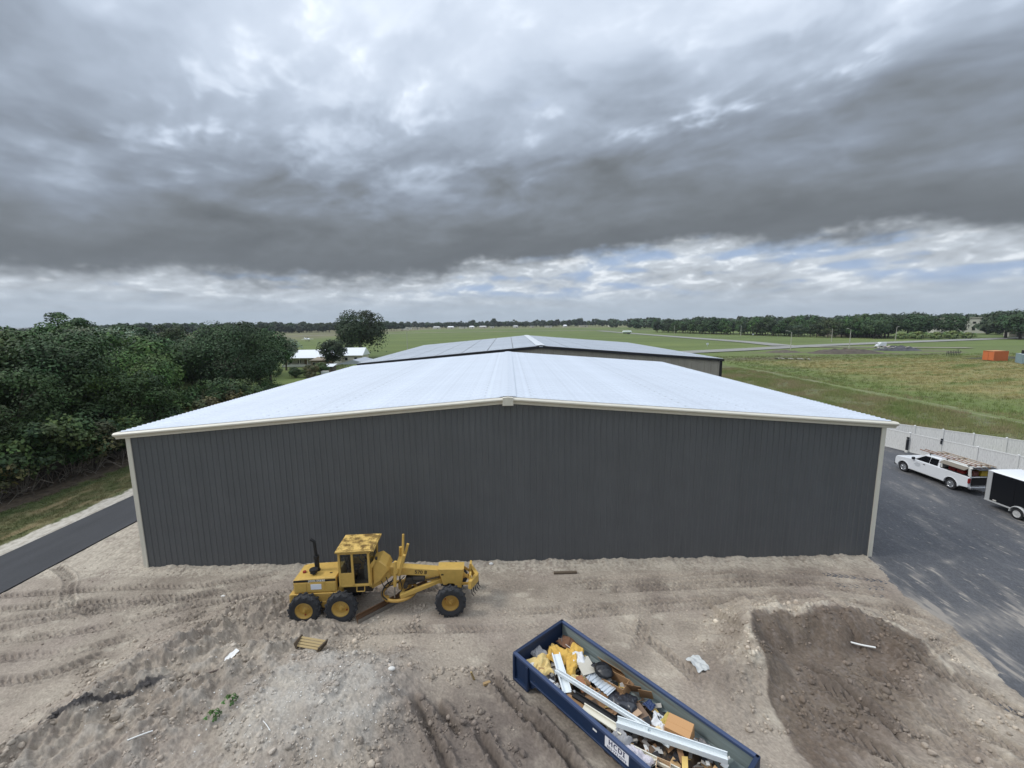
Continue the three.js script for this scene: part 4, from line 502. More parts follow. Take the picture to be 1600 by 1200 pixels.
  for (const s of [-1, 1]) { const c = part('lift_cylinder', [rod([3.02, 2.42, s * .6], [2.94, 1.28, s * .6], .07, .07, 12), cyl(.1, .14, 'z', 3.02, 1.98, s * .6, 12)], yellow, T); part('piston_rod', rod([2.94, 1.3, s * .6], [2.9, .74, s * .6], .035, .035, 8), steel, c); }
  part('sideshift_cylinder', [rod([3.16, 2.1, -.3], [3.2, 3.12, -.42], .06, .05, 10)], yellow, T);
  part('hoses', [tube([[2.3, 1.35, .3], [2.5, 1.1, .42], [2.75, 1.35, .45], [2.95, 1.75, .45]], .02, 18, 5), tube([[2.5, 1.5, .25], [2.7, 1.2, .4], [3.0, 1.3, .4], [3.3, 1.5, .25]], .02, 18, 5), tube([[3.1, 1.5, .3], [3.2, 1.0, .45], [3.0, .8, .4]], .02, 14, 5), tube([[3.6, 1.45, .2], [3.7, 1.2, .25], [4.2, 1.25, .22], [4.8, 1.35, .2]], .022, 18, 5), tube([[2.6, .72, .7], [2.4, .9, .62], [2.5, 1.25, .5], [2.85, 1.5, .5]], .03, 16, 5)], black, T).userData.kind = 'stuff';
  part('hydraulic_motor', [rbox(.5, .3, .45, .06, 3.55, 1.2, 0), cyl(.14, .5, 'x', 3.9, 1.28, .1, 12), cyl(.1, .3, 'z', 3.35, 1.12, .3, 10)], grime, T);
  part('worklight', [cyl(.07, .08, 'x', 2.2, 2.55, .5, 10)], black, T);
}
// ---------- roll-off bin with building waste ----------
const BIN = { th: -.859, x: .875, z: -14.23, y: .03 };
const binAt = (x, y, z) => [BIN.x + Math.cos(BIN.th) * x + Math.sin(BIN.th) * z, BIN.y + y, BIN.z - Math.sin(BIN.th) * x + Math.cos(BIN.th) * z];
{
  const navyTex = tex(512, 512, (u, v) => { const n = .92 + .08 * tfbm(u, v, 7, 3), c = sstep(.5, .72, tfbm(u, v, 26, 3)); return [n, n, n]; }, true, [.5, .5]);
  const railTex = tex(512, 512, (u, v) => { const n = .56 + .06 * tfbm(u, v, 7, 3), c = sstep(.3, .6, tfbm(u, v, 30, 3)), k = sstep(.6, .75, tfbm(u, v, 52, 2)); return mix3(mix3([n * .8, n * .92, n * 1.1], [.72, .74, .78], c * .6), [.5, .36, .28], k * .6); }, true, [.8, .8]); const inTex = tex(512, 512, (u, v) => { const n = .8 + .2 * tfbm(u, v, 9, 4), ru = sstep(.05, .5, tfbm(u, v, 5, 4)), sc = sstep(.4, .7, tfbm(u * .4, v, 34, 3)); return mix3(mix3([n * .96, n, n * .98], [.55, .42, .33], ru * .55), [1, 1, 1], sc * .35); }, true, [.45, .45]);
  const navy = rgb(27, 50, 84, .5, .1, { map: navyTex }), rail = rgb(140, 150, 176, .6, 0, { map: railTex }), inside = rgb(156, 164, 166, .8, 0, { map: inTex }), insideBlue = rgb(28, 48, 80, .6, 0, { map: navyTex });
  const L = 7.05, Wd = 2.5, H = 1.05, T = thing('roll_off_bin', 'open navy blue roll-off waste bin full of building scrap', 'waste bin', [BIN.x, BIN.y, BIN.z], BIN.th);
  for (const s of [-1, 1]) {
    const w = part('side_wall', [prism([[s * 1.22, .48], [s * 1.22, 1.0], [s * 1.19, 1.0], [s * 1.19, .5], [s * .86, .2], [s * .89, .18]].map(p => p), 0, L - .12, 0)], navy, T); w.geometry.rotateY(Math.PI / 2); w.geometry.applyMatrix4(new THREE.Matrix4().makeScale(1, 1, -1)); w.position.x = .06; { const g = w.geometry, p = g.attributes.position.array; for (let k = 0; k < p.length; k += 9) for (let q = 0; q < 3; q++) { const t = p[k + q]; p[k + q] = p[k + 3 + q]; p[k + 3 + q] = t; } g.computeVertexNormals(); }
    part('lining', [box(L - .2, .5, .012, L / 2, .745, s * 1.18), box(L - .2, .012, .46, L / 2, .34, s * 1.02, s * -.74, 0, 0)], inside, w).position.x = -.06;
    part('top_rail', rbox(L, .1, .12, .02, L / 2, H - .03, s * 1.205), rail, T);
    part('side_ledge', rbox(L - .9, .07, .06, .015, L / 2 + .42, .5, s * 1.235), navy, T);
    const p = part('corner_post', [rbox(.1, .98, .1, .015, .05, .53, s * 1.24), rbox(.1, .9, .1, .015, .72, .5, s * 1.24), rbox(.76, .1, .12, .015, .38, .08, s * 1.235), box(.62, .86, .03, .38, .52, s * 1.19)], navy, T);
    part('corner_post', [rbox(.12, .95, .1, .015, L - .06, .55, s * 1.24)], navy, T); part('rub_plate', prism([[.72, .1], [.8, .1], [1.15, .48], [.72, .48]], s > 0 ? 1.1 : -1.16, s > 0 ? 1.16 : -1.1, .005), navy, T);
  }
  part('end_wall', [box(.06, .88, 2.4, .03, .56, 0), rbox(.12, .1, 2.52, .02, .05, H - .03, 0), box(.05, .1, 2.5, -.02, .3, 0), ...[-.8, -.27, .27, .8].map(z => rbox(.06, .8, .08, .015, -.02, .56, z))], insideBlue, T);
  part('end_wall', [box(.06, .88, 2.4, L - .03, .56, 0), rbox(.12, .1, 2.52, .02, L - .05, H - .03, 0)], insideBlue, T);
  part('floor', box(L - .1, .06, 1.76, L / 2, .17, 0), inside, T); part('skid_rail', rbox(L - .3, .14, .16, .02, L / 2, .07, .5), navy, T); part('skid_rail', rbox(L - .3, .14, .16, .02, L / 2, .07, -.5), navy, T);
  for (const [x, z] of [[.3, 1.0], [.3, -1.0], [6.6, 1.0], [6.6, -1.0]]) part('roller', cyl(.1, .2, 'z', x, .1, z, 12), grime, T);
  { const t = lettering(512, 224, (c, w, h) => { c.fillStyle = '#e8e9ee'; c.fillRect(0, 0, w, h); c.fillStyle = '#1c2450'; c.textAlign = 'center'; c.textBaseline = 'middle'; c.font = 'bold 150px sans-serif'; c.fillText('HCDI', w / 2, 76, w - 40); c.font = 'bold 68px sans-serif'; c.fillText('863-773-6079', w / 2, 186, w - 20); }); const [g, m] = decal(.78, .34, t, 4.3, .77, 1.229); part('sign_plate', g, m, T); part('yellow_strip', rbox(.95, .035, .014, .004, 4.25, .965, 1.232), rgb(196, 168, 60, .6), T); part('white_tag', box(.14, .05, .01, 3.55, .8, 1.228), rgb(230, 230, 228, .6), T); }
  // mixed small waste filling the bottom
  const fill = grid(range(.1, 6.95, .07), range(1.14, -1.14, .07), (x, z) => .4 + .1 * fbm(x * 1.1, z * 1.3, 3) + .09 * fbm(x * 5, z * 5, 2) - .14 * sstep(5.4, 6.6, x) - .1 * Math.abs(z), (x, z) => { const n = fbm(x * 3.1, z * 3.1, 3), m = fbm(x * 7 + 3, z * 7, 2); let c = mix3(lin(92, 76, 62), lin(52, 48, 46), sstep(-.2, .3, n)); return mix3(c, lin(150, 128, 100), sstep(.22, .4, m) * .8); });
  const fo = new THREE.Mesh(fill, new THREE.MeshStandardMaterial({ vertexColors: true, roughness: .95, side: THREE.DoubleSide })); fo.name = 'loose_waste'; fo.position.set(BIN.x, BIN.y, BIN.z); fo.rotation.y = BIN.th; scene.add(fo); fo.castShadow = fo.receiveShadow = true; tag(fo, 'loose mixed scrap filling the floor of the blue bin', 'waste', null, 'stuff');
  { const q = rng(977), g = box(1, 1, 1), im = new THREE.InstancedMesh(g, mat(1, 1, 1, .8), 260); im.name = 'torn_scraps'; const cols = [[196, 160, 112], [150, 116, 84], [226, 226, 222], [120, 116, 112], [214, 184, 110], [44, 44, 48], [170, 166, 158], [96, 78, 62]]; for (let i = 0; i < 260; i++) { const p = binAt(.25 + 6.2 * q(), .5 + .14 * q(), (q() - .5) * 2.1), s = .05 + .16 * q(); EU.set((q() - .5) * 1.6, q() * 6.28, (q() - .5) * 1.6); M4.makeRotationFromEuler(EU); M4.scale(V(s * (1 + 2.4 * q() * q()), .004 + .012 * q(), s)); M4.setPosition(...p); im.setMatrixAt(i, M4); im.setColorAt(i, new THREE.Color().setRGB(...lin(...cols[Math.floor(q() * cols.length)]))); } im.castShadow = im.receiveShadow = true; scene.add(im); tag(im, 'torn scraps of card, film and trim strewn in the blue bin', 'scraps', null, 'stuff'); }
  const put = (name, label, cat, geos, m, x, y, z, ry = 0, rx = 0, rz = 0, group) => { const o = solo(name, geos, m, label, cat, group, binAt(x, y, z)); o.rotation.set(rx, BIN.th + ry, rz, 'YXZ'); return o; };
  const crumple = (w, d, h, seed, f = 2.2) => { const g = grid(range(-w / 2, w / 2, w / 26), range(d / 2, -d / 2, d / 22), (x, z) => { const e = Math.min(1, (1 - Math.abs(x) / (w / 2)) * 4, (1 - Math.abs(z) / (d / 2)) * 4); return h * (.45 + .9 * fbm(x * f + seed, z * f + seed * 3, 4, .6)) * (.35 + .65 * Math.sqrt(Math.max(0, e))) - h * .25; }); const p = g.attributes.position; for (let i = 0; i < p.count; i++) { const x = p.getX(i), z = p.getZ(i); p.setX(i, x + .16 * w * fbm(x * 3 + seed, z * 3, 2)); p.setZ(i, z + .16 * d * fbm(x * 3 - seed, z * 3 + 7, 2)); } g.computeVertexNormals(); return g; };
  const DS = { side: THREE.DoubleSide }, wool = rgb(224, 182, 92, 1, 0, { ...DS, map: rep(grainTex, 4) }), woolPale = rgb(228, 202, 138, 1, 0, { ...DS, map: rep(grainTex, 4) }), card = rgb(176, 138, 98, .9, 0, { map: rep(grainTex, 3) }), card2 = rgb(158, 122, 86, .9, 0, { map: rep(grainTex, 3) }), trimW = rgb(224, 230, 232, .4, 0), trimC = rgb(216, 212, 196, .45), film = rgb(46, 49, 56, .35, 0, DS), bagM = rgb(26, 28, 32, .35, 0, DS), whiteF = rgb(214, 216, 218, .6, 0, DS), greyF = rgb(150, 150, 152, .7, 0, DS);
  put('insulation_batt', 'torn orange-yellow insulation batt heaped at the end of the bin', 'insulation', crumple(.95, .75, .34, 3), wool, .85, .66, -.25, .5); put('insulation_batt', 'pale yellow insulation batt against the near side of the bin', 'insulation', crumple(.9, .8, .34, 5), woolPale, .72, .62, .68, -.4); put('insulation_batt', 'narrow strip of yellow insulation hanging over the white channel', 'insulation', crumple(.95, .38, .3, 7), wool, 1.45, .68, -.15, -.9); put('insulation_batt', 'small yellow insulation scrap by the far bin wall', 'insulation', crumple(.5, .4, .24, 9), wool, 1.1, .66, -.82, .2); put('insulation_batt', 'small pale insulation piece beside the crossed channels', 'insulation', crumple(.5, .4, .2, 13), woolPale, 1.95, .62, .1, .7);
  put('grey_rag', 'crumpled grey sheet behind the yellow insulation', 'sheeting', crumple(.6, .5, .26, 15), greyF, .32, .62, .25, 0); put('white_paper', 'crumpled white paper at the near corner of the bin', 'paper', crumple(.5, .35, .22, 17), whiteF, .38, .6, .92, .2); put('white_paper', 'white crumpled wrap between insulation and plaster board', 'paper', crumple(.42, .5, .24, 19), whiteF, 1.38, .68, -.6, .8); put('white_paper', 'white scrap below the first steel channel', 'paper', crumple(.5, .3, .16, 21), whiteF, 1.5, .58, .82, .2);
  put('plaster_board', 'flat pale grey board leaning on the insulation', 'board', rbox(.85, .02, .5, .006), rgb(190, 186, 174, .9), 1.8, .7, -.5, -.5, .1, .14); put('plaster_board', 'smaller grey board under the flat pale one', 'board', rbox(.45, .02, .36, .006), rgb(168, 164, 156, .9), 2.05, .6, -.22, -.9, 0, .1);
  const channel = (l, w, h) => [box(l, .012, w, 0, 0, 0), box(l, h, .012, 0, h / 2, w / 2), box(l, h, .012, 0, h / 2, -w / 2), box(l, .012, .03, 0, h, w / 2 - .015), box(l, .012, .03, 0, h, -w / 2 + .015)];
  put('steel_channel', 'short wide white steel channel lying crosswise on the insulation', 'steel channel', channel(1.55, .28, .07), trimW, 1.5, .78, .42, -.58, 0, -.03); put('steel_channel', 'long thin white trim lying lengthwise across the bin', 'steel channel', channel(3.2, .13, .1), trimW, 3.0, .84, .33, .17, 0, -.02); put('steel_channel', 'broad white gutter length sticking out over the far end', 'steel channel', channel(2.9, .24, .15), trimW, 5.15, .82, -.06, .45, 0, .02); put('steel_channel', 'cream folded trim along the near side of the bin', 'steel channel', channel(1.3, .2, .06), trimC, 3.45, .74, .74, .16, .3, 0); put('steel_channel', 'cream trim length below the broad white gutter', 'steel channel', channel(2.2, .14, .08), trimC, 5.3, .62, .5, .32, 0, 0); put('steel_channel', 'black folded trim between two white trims', 'steel channel', channel(2.0, .22, .05), black, 3.3, .72, .55, .16, 0, 0); put('steel_channel', 'white flashing under the broad gutter end', 'steel channel', channel(1.2, .18, .05), trimW, 4.6, .74, .02, .06, 0, 0);
  put('roofing_offcut', 'ribbed galvanised roofing offcut under the black bag', 'roofing sheet', ribSheet(-.4, .4, .13, .07, .03, -.22, .22, (u, v, o) => [u, o, v], false), rgb(196, 204, 210, .35, .3, DS), 2.7, .76, -.28, -.1, .12, .05); put('roofing_offcut', 'small ribbed offcut tucked beneath the larger one', 'roofing sheet', ribSheet(-.22, .22, .13, .07, .03, -.2, .2, (u, v, o) => [u, o, v], false), rgb(186, 194, 202, .35, .3, DS), 2.3, .7, -.3, .3, .1, 0);
  { const g = new THREE.SphereGeometry(.26, 26, 18), p = g.attributes.position; for (let i = 0; i < p.count; i++) { const x = p.getX(i), y = p.getY(i), z = p.getZ(i), k = 1 + .25 * fbm(x * 6 + z * 4, y * 6, 3) + .14 * ridge(Math.atan2(z, x) * 2, y * 3, 2); p.setXYZ(i, x * k * 1.15, y * k * .62, z * k); } g.computeVertexNormals(); put('bin_bag', 'shiny black rubbish bag on the ribbed offcut', 'rubbish bag', [g, crumple(.3, .2, .1, 23).translate(-.33, -.02, .02)], bagM, 2.5, .92, -.58); }
  const sheet = (w, d) => rbox(w, .012, d, .004);
  put('cardboard_box', 'flattened brown box wall leaning on the far side of the bin', 'cardboard', [sheet(.9, .5), box(.9, .2, .012, 0, -.1, -.25)], card, 2.5, .86, -.98, .1, -.9, 0); put('cardboard_box', 'open brown carton beside the black bag', 'cardboard', [box(.8, .4, .014, 0, 0, 0), box(.014, .4, .4, .4, 0, .2), box(.8, .4, .014, 0, 0, .4)], card, 2.95, .78, -.82, .1, .2, .1); put('cardboard_sheet', 'upright cardboard sheet behind the black plastic film', 'cardboard', sheet(.5, .55), card2, 3.5, .82, -.82, .3, -1.0, .2); put('cardboard_sheet', 'second upright cardboard sheet leaning on the far wall', 'cardboard', sheet(.42, .5), card, 3.85, .78, -.95, .2, -1.1, .3); put('cardboard_sheet', 'wide dusty cardboard sheet lying flat mid bin', 'cardboard', sheet(1.1, .5), rgb(128, 106, 88, .95, 0, { map: rep(grainTex, 3) }), 4.25, .64, -.22, -.35, .08, -.05); put('cardboard_sheet', 'small light cardboard square on the dusty sheet', 'cardboard', sheet(.5, .3), rgb(178, 150, 124, .95), 3.85, .7, -.25, -.25, .1, .1); put('cardboard_sheet', 'printed brown cardboard strip next to the roofing offcut', 'cardboard', [sheet(.7, .24), ...[-.24, 0, .24].map(x => box(.1, .003, .04, x, .009, .06))], rgb(150, 104, 72, .9), 2.2, .7, .18, -.55, .1, .08); put('cardboard_sheet', 'brown cardboard under the long white trim', 'cardboard', sheet(.9, .5), card2, 2.9, .6, .12, .2, .1, 0); put('cardboard_sheet', 'brown sheet at the near rail by the first channel', 'cardboard', sheet(.7, .3), card, 2.5, .66, .85, .3, .3, 0);
  put('film_sheet', 'black plastic film stretched over cardboard mid bin', 'plastic film', crumple(.85, .6, .2, 31, 1.4), film, 3.45, .72, -.3, .3); put('carton', 'closed brown carton standing near the far wall', 'carton', [rbox(.7, .42, .5, .01), box(.71, .006, .06, 0, .212, 0)], rgb(190, 146, 100, .85), 5.15, .74, -.62, .22, .1, .05); put('carton', 'small open carton with white lining at the near end', 'carton', [box(.34, .2, .012, 0, 0, .14), box(.34, .2, .012, 0, 0, -.14), box(.012, .2, .28, .17, 0, 0), box(.012, .2, .28, -.17, 0, 0)], rgb(206, 176, 140, .85), 5.35, .68, .62, .4, .1, 0);
  put('litter_bag', 'white and black torn bag before the brown carton', 'bag', crumple(.4, .5, .22, 33, 4), whiteF, 4.55, .66, -.55, .3); put('litter_bag', 'dark torn film beneath the white bag', 'bag', crumple(.5, .4, .16, 35, 3), bagM, 4.5, .62, -.7, .9); put('litter_bag', 'grey crumpled plastic at the near rail', 'bag', crumple(.55, .4, .26, 37, 3), greyF, 4.15, .74, .78, -.2); put('litter_bag', 'whitish plastic tangle along the near rail', 'bag', crumple(.8, .3, .22, 39, 4), rgb(196, 192, 198, .5, 0, DS), 4.75, .7, .82, .1); put('litter_bag', 'grey dirty bag behind the brown carton', 'bag', crumple(.5, .45, .26, 41, 3), rgb(128, 124, 122, .8, 0, DS), 5.85, .6, -.75, .1); put('blue_scrap', 'small navy plastic scrap by the far wall', 'scrap', crumple(.3, .3, .16, 43, 4), rgb(40, 58, 96, .6, 0, DS), 4.1, .72, -.78, 0); put('foam_piece', 'small cream foam piece beside the white bag', 'scrap', crumple(.26, .2, .14, 45, 3), rgb(226, 206, 164, .9, 0, DS), 4.72, .64, -.36, 0); put('insulation_batt', 'olive yellow insulation scrap wedged beside the brown carton', 'insulation', crumple(.3, .4, .24, 47), rgb(184, 164, 92, 1, 0, DS), 4.75, .72, -.72, 0); put('dark_rubbish', 'dark crumpled film in the empty far end of the bin', 'bag', crumple(.7, .6, .22, 49, 3), rgb(60, 60, 66, .6, 0, DS), 6.2, .42, -.2, .4); put('brown_carton', 'brown dirty cardboard in the far corner by the end wall', 'cardboard', crumple(.8, .5, .2, 51, 2), rgb(112, 80, 60, .95, 0, DS), .62, .6, -.95, .1);
}
// ---------- pickup truck and enclosed trailer on the lot ----------
function carWheel(R, w, parent, x, y, z, rimM, tyreM, spokes = 7) {
  const o = new THREE.Group(); o.name = 'wheel'; o.position.set(x, y, z); if (z < 0) o.rotation.y = Math.PI; parent.add(o);
  const g = new THREE.LatheGeometry([[R * .62, -w * .42], [R * .72, -w * .5], [R * .92, -w * .48], [R * .99, -w * .36], [R, 0], [R * .99, w * .36], [R * .92, w * .48], [R * .72, w * .5], [R * .62, w * .42]].map(p => new THREE.Vector2(...p)), 32); g.rotateX(Math.PI / 2); part('tyre', g, tyreM, o);
  const d = new THREE.LatheGeometry([[.001, w * .32], [R * .16, w * .34], [R * .2, w * .26], [R * .52, w * .3], [R * .56, w * .42], [R * .63, w * .44], [R * .63, w * .36]].map(p => new THREE.Vector2(...p)), 28); d.rotateX(Math.PI / 2); const out = [d]; for (let i = 0; i < spokes; i++) { const b = box(R * .4, R * .11, w * .1, R * .36, 0, w * .33); b.rotateZ(i / spokes * 6.283); out.push(b); } part('rim', out, rimM, o);
  return o;
}
function loft(rings) { const P = [], n = rings[0].length; for (let k = 0; k < rings.length - 1; k++) for (let i = 0; i < n; i++) { const j = (i + 1) % n, a = rings[k][i], b = rings[k][j], c = rings[k + 1][j], d = rings[k + 1][i]; P.push(...a, ...b, ...c, ...a, ...c, ...d); } for (const [r, f] of [[rings[0], true], [rings[rings.length - 1], false]]) for (let i = 1; i < n - 1; i++) f ? P.push(...r[0], ...r[i + 1], ...r[i]) : P.push(...r[0], ...r[i], ...r[i + 1]); const g = new THREE.BufferGeometry(); g.setAttribute('position', new THREE.Float32BufferAttribute(P, 3)); g.setAttribute('uv', new THREE.Float32BufferAttribute(new Float32Array(P.length / 3 * 2), 2)); g.computeVertexNormals(); return g; }
{
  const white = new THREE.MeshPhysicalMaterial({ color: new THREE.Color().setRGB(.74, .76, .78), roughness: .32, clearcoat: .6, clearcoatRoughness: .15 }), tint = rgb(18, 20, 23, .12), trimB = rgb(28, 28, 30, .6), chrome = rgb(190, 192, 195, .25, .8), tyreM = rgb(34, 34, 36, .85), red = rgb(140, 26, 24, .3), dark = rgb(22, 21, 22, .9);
  const T = thing('pickup_truck', 'white extended-cab pickup with canopy and ladders parked by the fence', 'pickup truck', [32.98, 0, -31.72], Math.PI / 2 + .01);
  // lower body: side outline with wheel arches
  const s = new THREE.Shape(); s.moveTo(-3.02, .62); s.lineTo(-3.04, 1.3); s.lineTo(-2.98, 1.34); s.lineTo(1.12, 1.34); s.lineTo(1.45, 1.3); s.lineTo(2.4, 1.2); s.quadraticCurveTo(2.6, 1.16, 2.64, 1.0); s.lineTo(2.66, .55); s.lineTo(2.56, .44); s.lineTo(2.36, .44); s.absarc(1.88, .42, .48, 0, Math.PI, false); s.lineTo(1.3, .4); s.lineTo(-1.36, .4); s.absarc(-1.87, .42, .49, 0, Math.PI, false); s.lineTo(-2.5, .5); s.lineTo(-3.0, .56);
  const body = new THREE.ExtrudeGeometry(s, { depth: 1.84, bevelEnabled: true, bevelThickness: .06, bevelSize: .05, bevelOffset: -.05, bevelSegments: 3, curveSegments: 14 }); body.translate(0, 0, -.92);
  const B = part('body', body, white, T);
  const cab = part('cab_roof', loft([[[1.25, 1.3, -.9], [-.92, 1.3, -.92], [-.92, 1.3, .92], [1.25, 1.3, .9]], [[.42, 1.86, -.74], [-.84, 1.9, -.76], [-.84, 1.9, .76], [.42, 1.86, .74]], [[.3, 1.93, -.64], [-.8, 1.965, -.66], [-.8, 1.965, .66], [.3, 1.93, .64]]].map(r => r.slice().reverse())), white, T);
  const quad = (a, b, c, d) => { const g = new THREE.BufferGeometry(); g.setAttribute('position', new THREE.Float32BufferAttribute([...a, ...b, ...c, ...a, ...c, ...d], 3)); g.setAttribute('uv', new THREE.Float32BufferAttribute(new Float32Array(12), 2)); g.computeVertexNormals(); return g; };
  for (const z of [-1, 1]) { const W = (x, y) => [x, y, z * (.925 - (y - 1.3) * .29 + .012)]; const f = z < 0 ? (a, b, c, d) => quad(d, c, b, a) : quad; part('side_window', f(W(.98, 1.36), W(.32, 1.82), W(-.1, 1.83), W(-.1, 1.36)), tint, cab); part('side_window', f(W(-.14, 1.36), W(-.14, 1.83), W(-.72, 1.84), W(-.76, 1.36)), tint, cab); }
  part('windscreen', quad([1.2, 1.35, -.82], [1.2, 1.35, .82], [.46, 1.85, .7], [.46, 1.85, -.7]), tint, cab); part('rear_window', quad([-.935, 1.4, .7], [-.935, 1.4, -.7], [-.86, 1.84, -.66], [-.86, 1.84, .66]), tint, cab);
  for (const z of [-1, 1]) { for (const [x0, x1] of [[.02, 1.22], [-.8, .0]]) { const d = part('door', [box(x1 - x0 - .02, .76, .014, (x0 + x1) / 2, .92, z * .979)], white, B); if (x0 > 0) part('handle', rbox(.17, .05, .03, .012, x0 + .16, 1.16, z * .993), trimB, d); } part('mirror', rbox(.14, .2, .2, .04, 1.02, 1.42, z * 1.06), trimB, B); part('wheel_arch', [(() => { const g = new THREE.TorusGeometry(.5, .035, 6, 20, Math.PI); g.translate(1.88, .42, z * .97); return g; })()], white, B); part('wheel_arch', [(() => { const g = new THREE.TorusGeometry(.51, .035, 6, 20, Math.PI); g.translate(-1.87, .42, z * .97); return g; })()], white, B); part('headlight', rbox(.2, .22, .3, .05, 2.56, .95, z * .75), rgb(200, 205, 210, .15), B); part('tail_light', rbox(.1, .36, .16, .03, -3.02, 1.05, z * .9), red, B); part('rocker_shade_strip', rbox(2.5, .07, .05, .02, 0, .42, z * .95), trimB, B); }  // the strip under each sill is a black bar drawn in as shade
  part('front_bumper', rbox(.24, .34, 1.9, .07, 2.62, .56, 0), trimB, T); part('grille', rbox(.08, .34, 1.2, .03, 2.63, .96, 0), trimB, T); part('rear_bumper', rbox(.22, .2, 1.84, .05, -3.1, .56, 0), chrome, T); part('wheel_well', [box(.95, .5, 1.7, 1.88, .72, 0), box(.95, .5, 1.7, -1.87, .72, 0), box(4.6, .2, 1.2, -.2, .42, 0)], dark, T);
  for (const [x, z] of [[1.88, .84], [1.88, -.84], [-1.87, .84], [-1.87, -.84]]) carWheel(.4, .27, T, x, .4, z, chrome, tyreM);
  { const t = lettering(256, 160, (c, w, h) => { c.fillStyle = '#d8dbde'; c.fillRect(0, 0, w, h); c.fillStyle = '#5b6470'; c.font = 'bold 30px serif'; const q = rng(12); for (let r = 0; r < 5; r++) { let x = 30 + 26 * Math.abs(2 - r); while (x < w - 20 - 22 * Math.abs(2 - r)) { const l = 7 + q() * 16; c.fillRect(x, 12 + r * 29, l, 11); x += l + 5; } } }); const g = new THREE.PlaneGeometry(.62, .36); g.rotateY(Math.PI); g.translate(.72, .98, -.989); part('door_lettering', g, new THREE.MeshStandardMaterial({ map: t, roughness: .4 }), B); }
  // canopy over the bed with its side hatch propped open
  const can = new THREE.Group(); can.name = 'canopy'; T.add(can); const shell = rgb(214, 214, 208, .45), lid = rgb(118, 110, 98, .7);
  part('roof', rbox(2.1, .07, 1.56, .03, -1.98, 1.93, 0), shell, can); part('pillar', [rbox(.14, .58, .08, .02, -1.02, 1.64, -.84), rbox(.14, .58, .08, .02, -1.02, 1.64, .84), box(.05, .58, 1.6, -.98, 1.64, 0)], shell, can); part('pillar', [rbox(.18, .6, .08, .02, -2.94, 1.63, -.84, 0, 0, -.12), rbox(.18, .6, .08, .02, -2.94, 1.63, .84, 0, 0, -.12)], shell, can); part('side_panel', rbox(1.8, .56, .05, .02, -1.98, 1.63, .84), shell, can); part('side_hatch', rbox(1.8, .03, .42, .01, -1.96, 1.86, -.98, -.42, 0, 0), lid, can); part('bed_floor', [box(2.0, .03, 1.7, -1.98, 1.352, 0)], dark, can); part('side_rail', rbox(2.0, .05, .08, .02, -1.98, 1.365, -.9), trimB, can); part('tailgate_opening', box(.04, .58, 1.56, -3.05, 1.0, 0), dark, T); part('rear_hatch', rbox(.5, .03, 1.5, .01, -3.2, 1.98, 0, 0, 0, .1), tint, can);
  const inTruck = (name, label, geo, m, x, y, z) => { const o = solo(name, geo, m, label, 'toolbox'); o.position.set(32.98 + z, y, -31.72 - x); o.rotation.y = Math.PI / 2; return o; };
  inTruck('red_toolbox', 'red toolbox in the truck canopy nearer the cab', [rbox(.5, .26, .4, .03), rbox(.2, .03, .05, .01, 0, .15, 0)], rgb(150, 40, 34, .5), -1.65, 1.5, -.55); inTruck('red_toolbox', 'red toolbox in the truck canopy nearer the tailgate', [rbox(.5, .24, .4, .03), rbox(.2, .03, .05, .01, 0, .14, 0)], rgb(160, 46, 38, .5), -2.25, 1.49, -.55); inTruck('yellow_crate', 'yellow crate standing at the open back of the truck', [rbox(.4, .36, .5, .03), rbox(.42, .04, .52, .01, 0, .18, 0)], rgb(190, 160, 40, .6), -2.8, 1.55, .2); inTruck('brown_crate', 'reddish brown box at the open back of the truck', [rbox(.36, .34, .4, .03), rbox(.38, .04, .42, .01, 0, .17, 0)], rgb(110, 62, 50, .7), -2.8, 1.54, -.4);
  const ladder = (label, z, y, x0, x1, m) => { const o = thing('ladder', label, 'ladder', [32.98 + z, y, -31.72], Math.PI / 2 + .01, 'ladders on the truck rack'); for (const s of [-1, 1]) part('rail', rbox(x1 - x0, .07, .03, .008, (x0 + x1) / 2, 0, s * .2), m, o); for (let x = x0 + .2; x < x1; x += .31) part('rung', cyl(.016, .4, 'z', x, 0, 0, 6), rgb(150, 146, 140, .4, .5), o); };
  ladder('orange-brown ladder on the near side of the truck rack', -.42, 2.13, -3.1, 1.0, rgb(150, 116, 96, .7)); ladder('tan ladder on the far side of the truck rack', .36, 2.13, -3.3, .4, rgb(160, 140, 118, .7));
  part('roof_rack', [bar([-1.2, 2.06, -.8], [-1.2, 2.06, .8], .05, .05), bar([-2.7, 2.06, -.8], [-2.7, 2.06, .8], .05, .05), bar([.1, 2.04, -.75], [.1, 2.04, .75], .05, .05), ...[[-1.2, .7], [-1.2, -.7], [-2.7, .7], [-2.7, -.7], [.1, .66], [.1, -.66]].map(([x, z]) => rod([x, 1.9, z], [x, 2.1, z], .025, .025, 6))], trimB, T);
  // trailer
  const R = thing('enclosed_trailer', 'black enclosed cargo trailer with white roof hitched behind the pickup', 'trailer', [32.42, 0, -24.85], Math.PI / 2);
  const bl = rgb(14, 15, 19, .3), sil = rgb(196, 197, 196, .4, .3), rw = rgb(224, 226, 228, .4);
  part('box_shell', [box(4.2, 1.95, 2.04, .02, 1.5, 0)], bl, R); for (const z of [-1, 1]) for (let i = 0; i < 3; i++) part('side_sheet', rbox(1.29, 1.86, .014, .004, -1.4 + i * 1.3, 1.5, z * 1.024), bl, R);
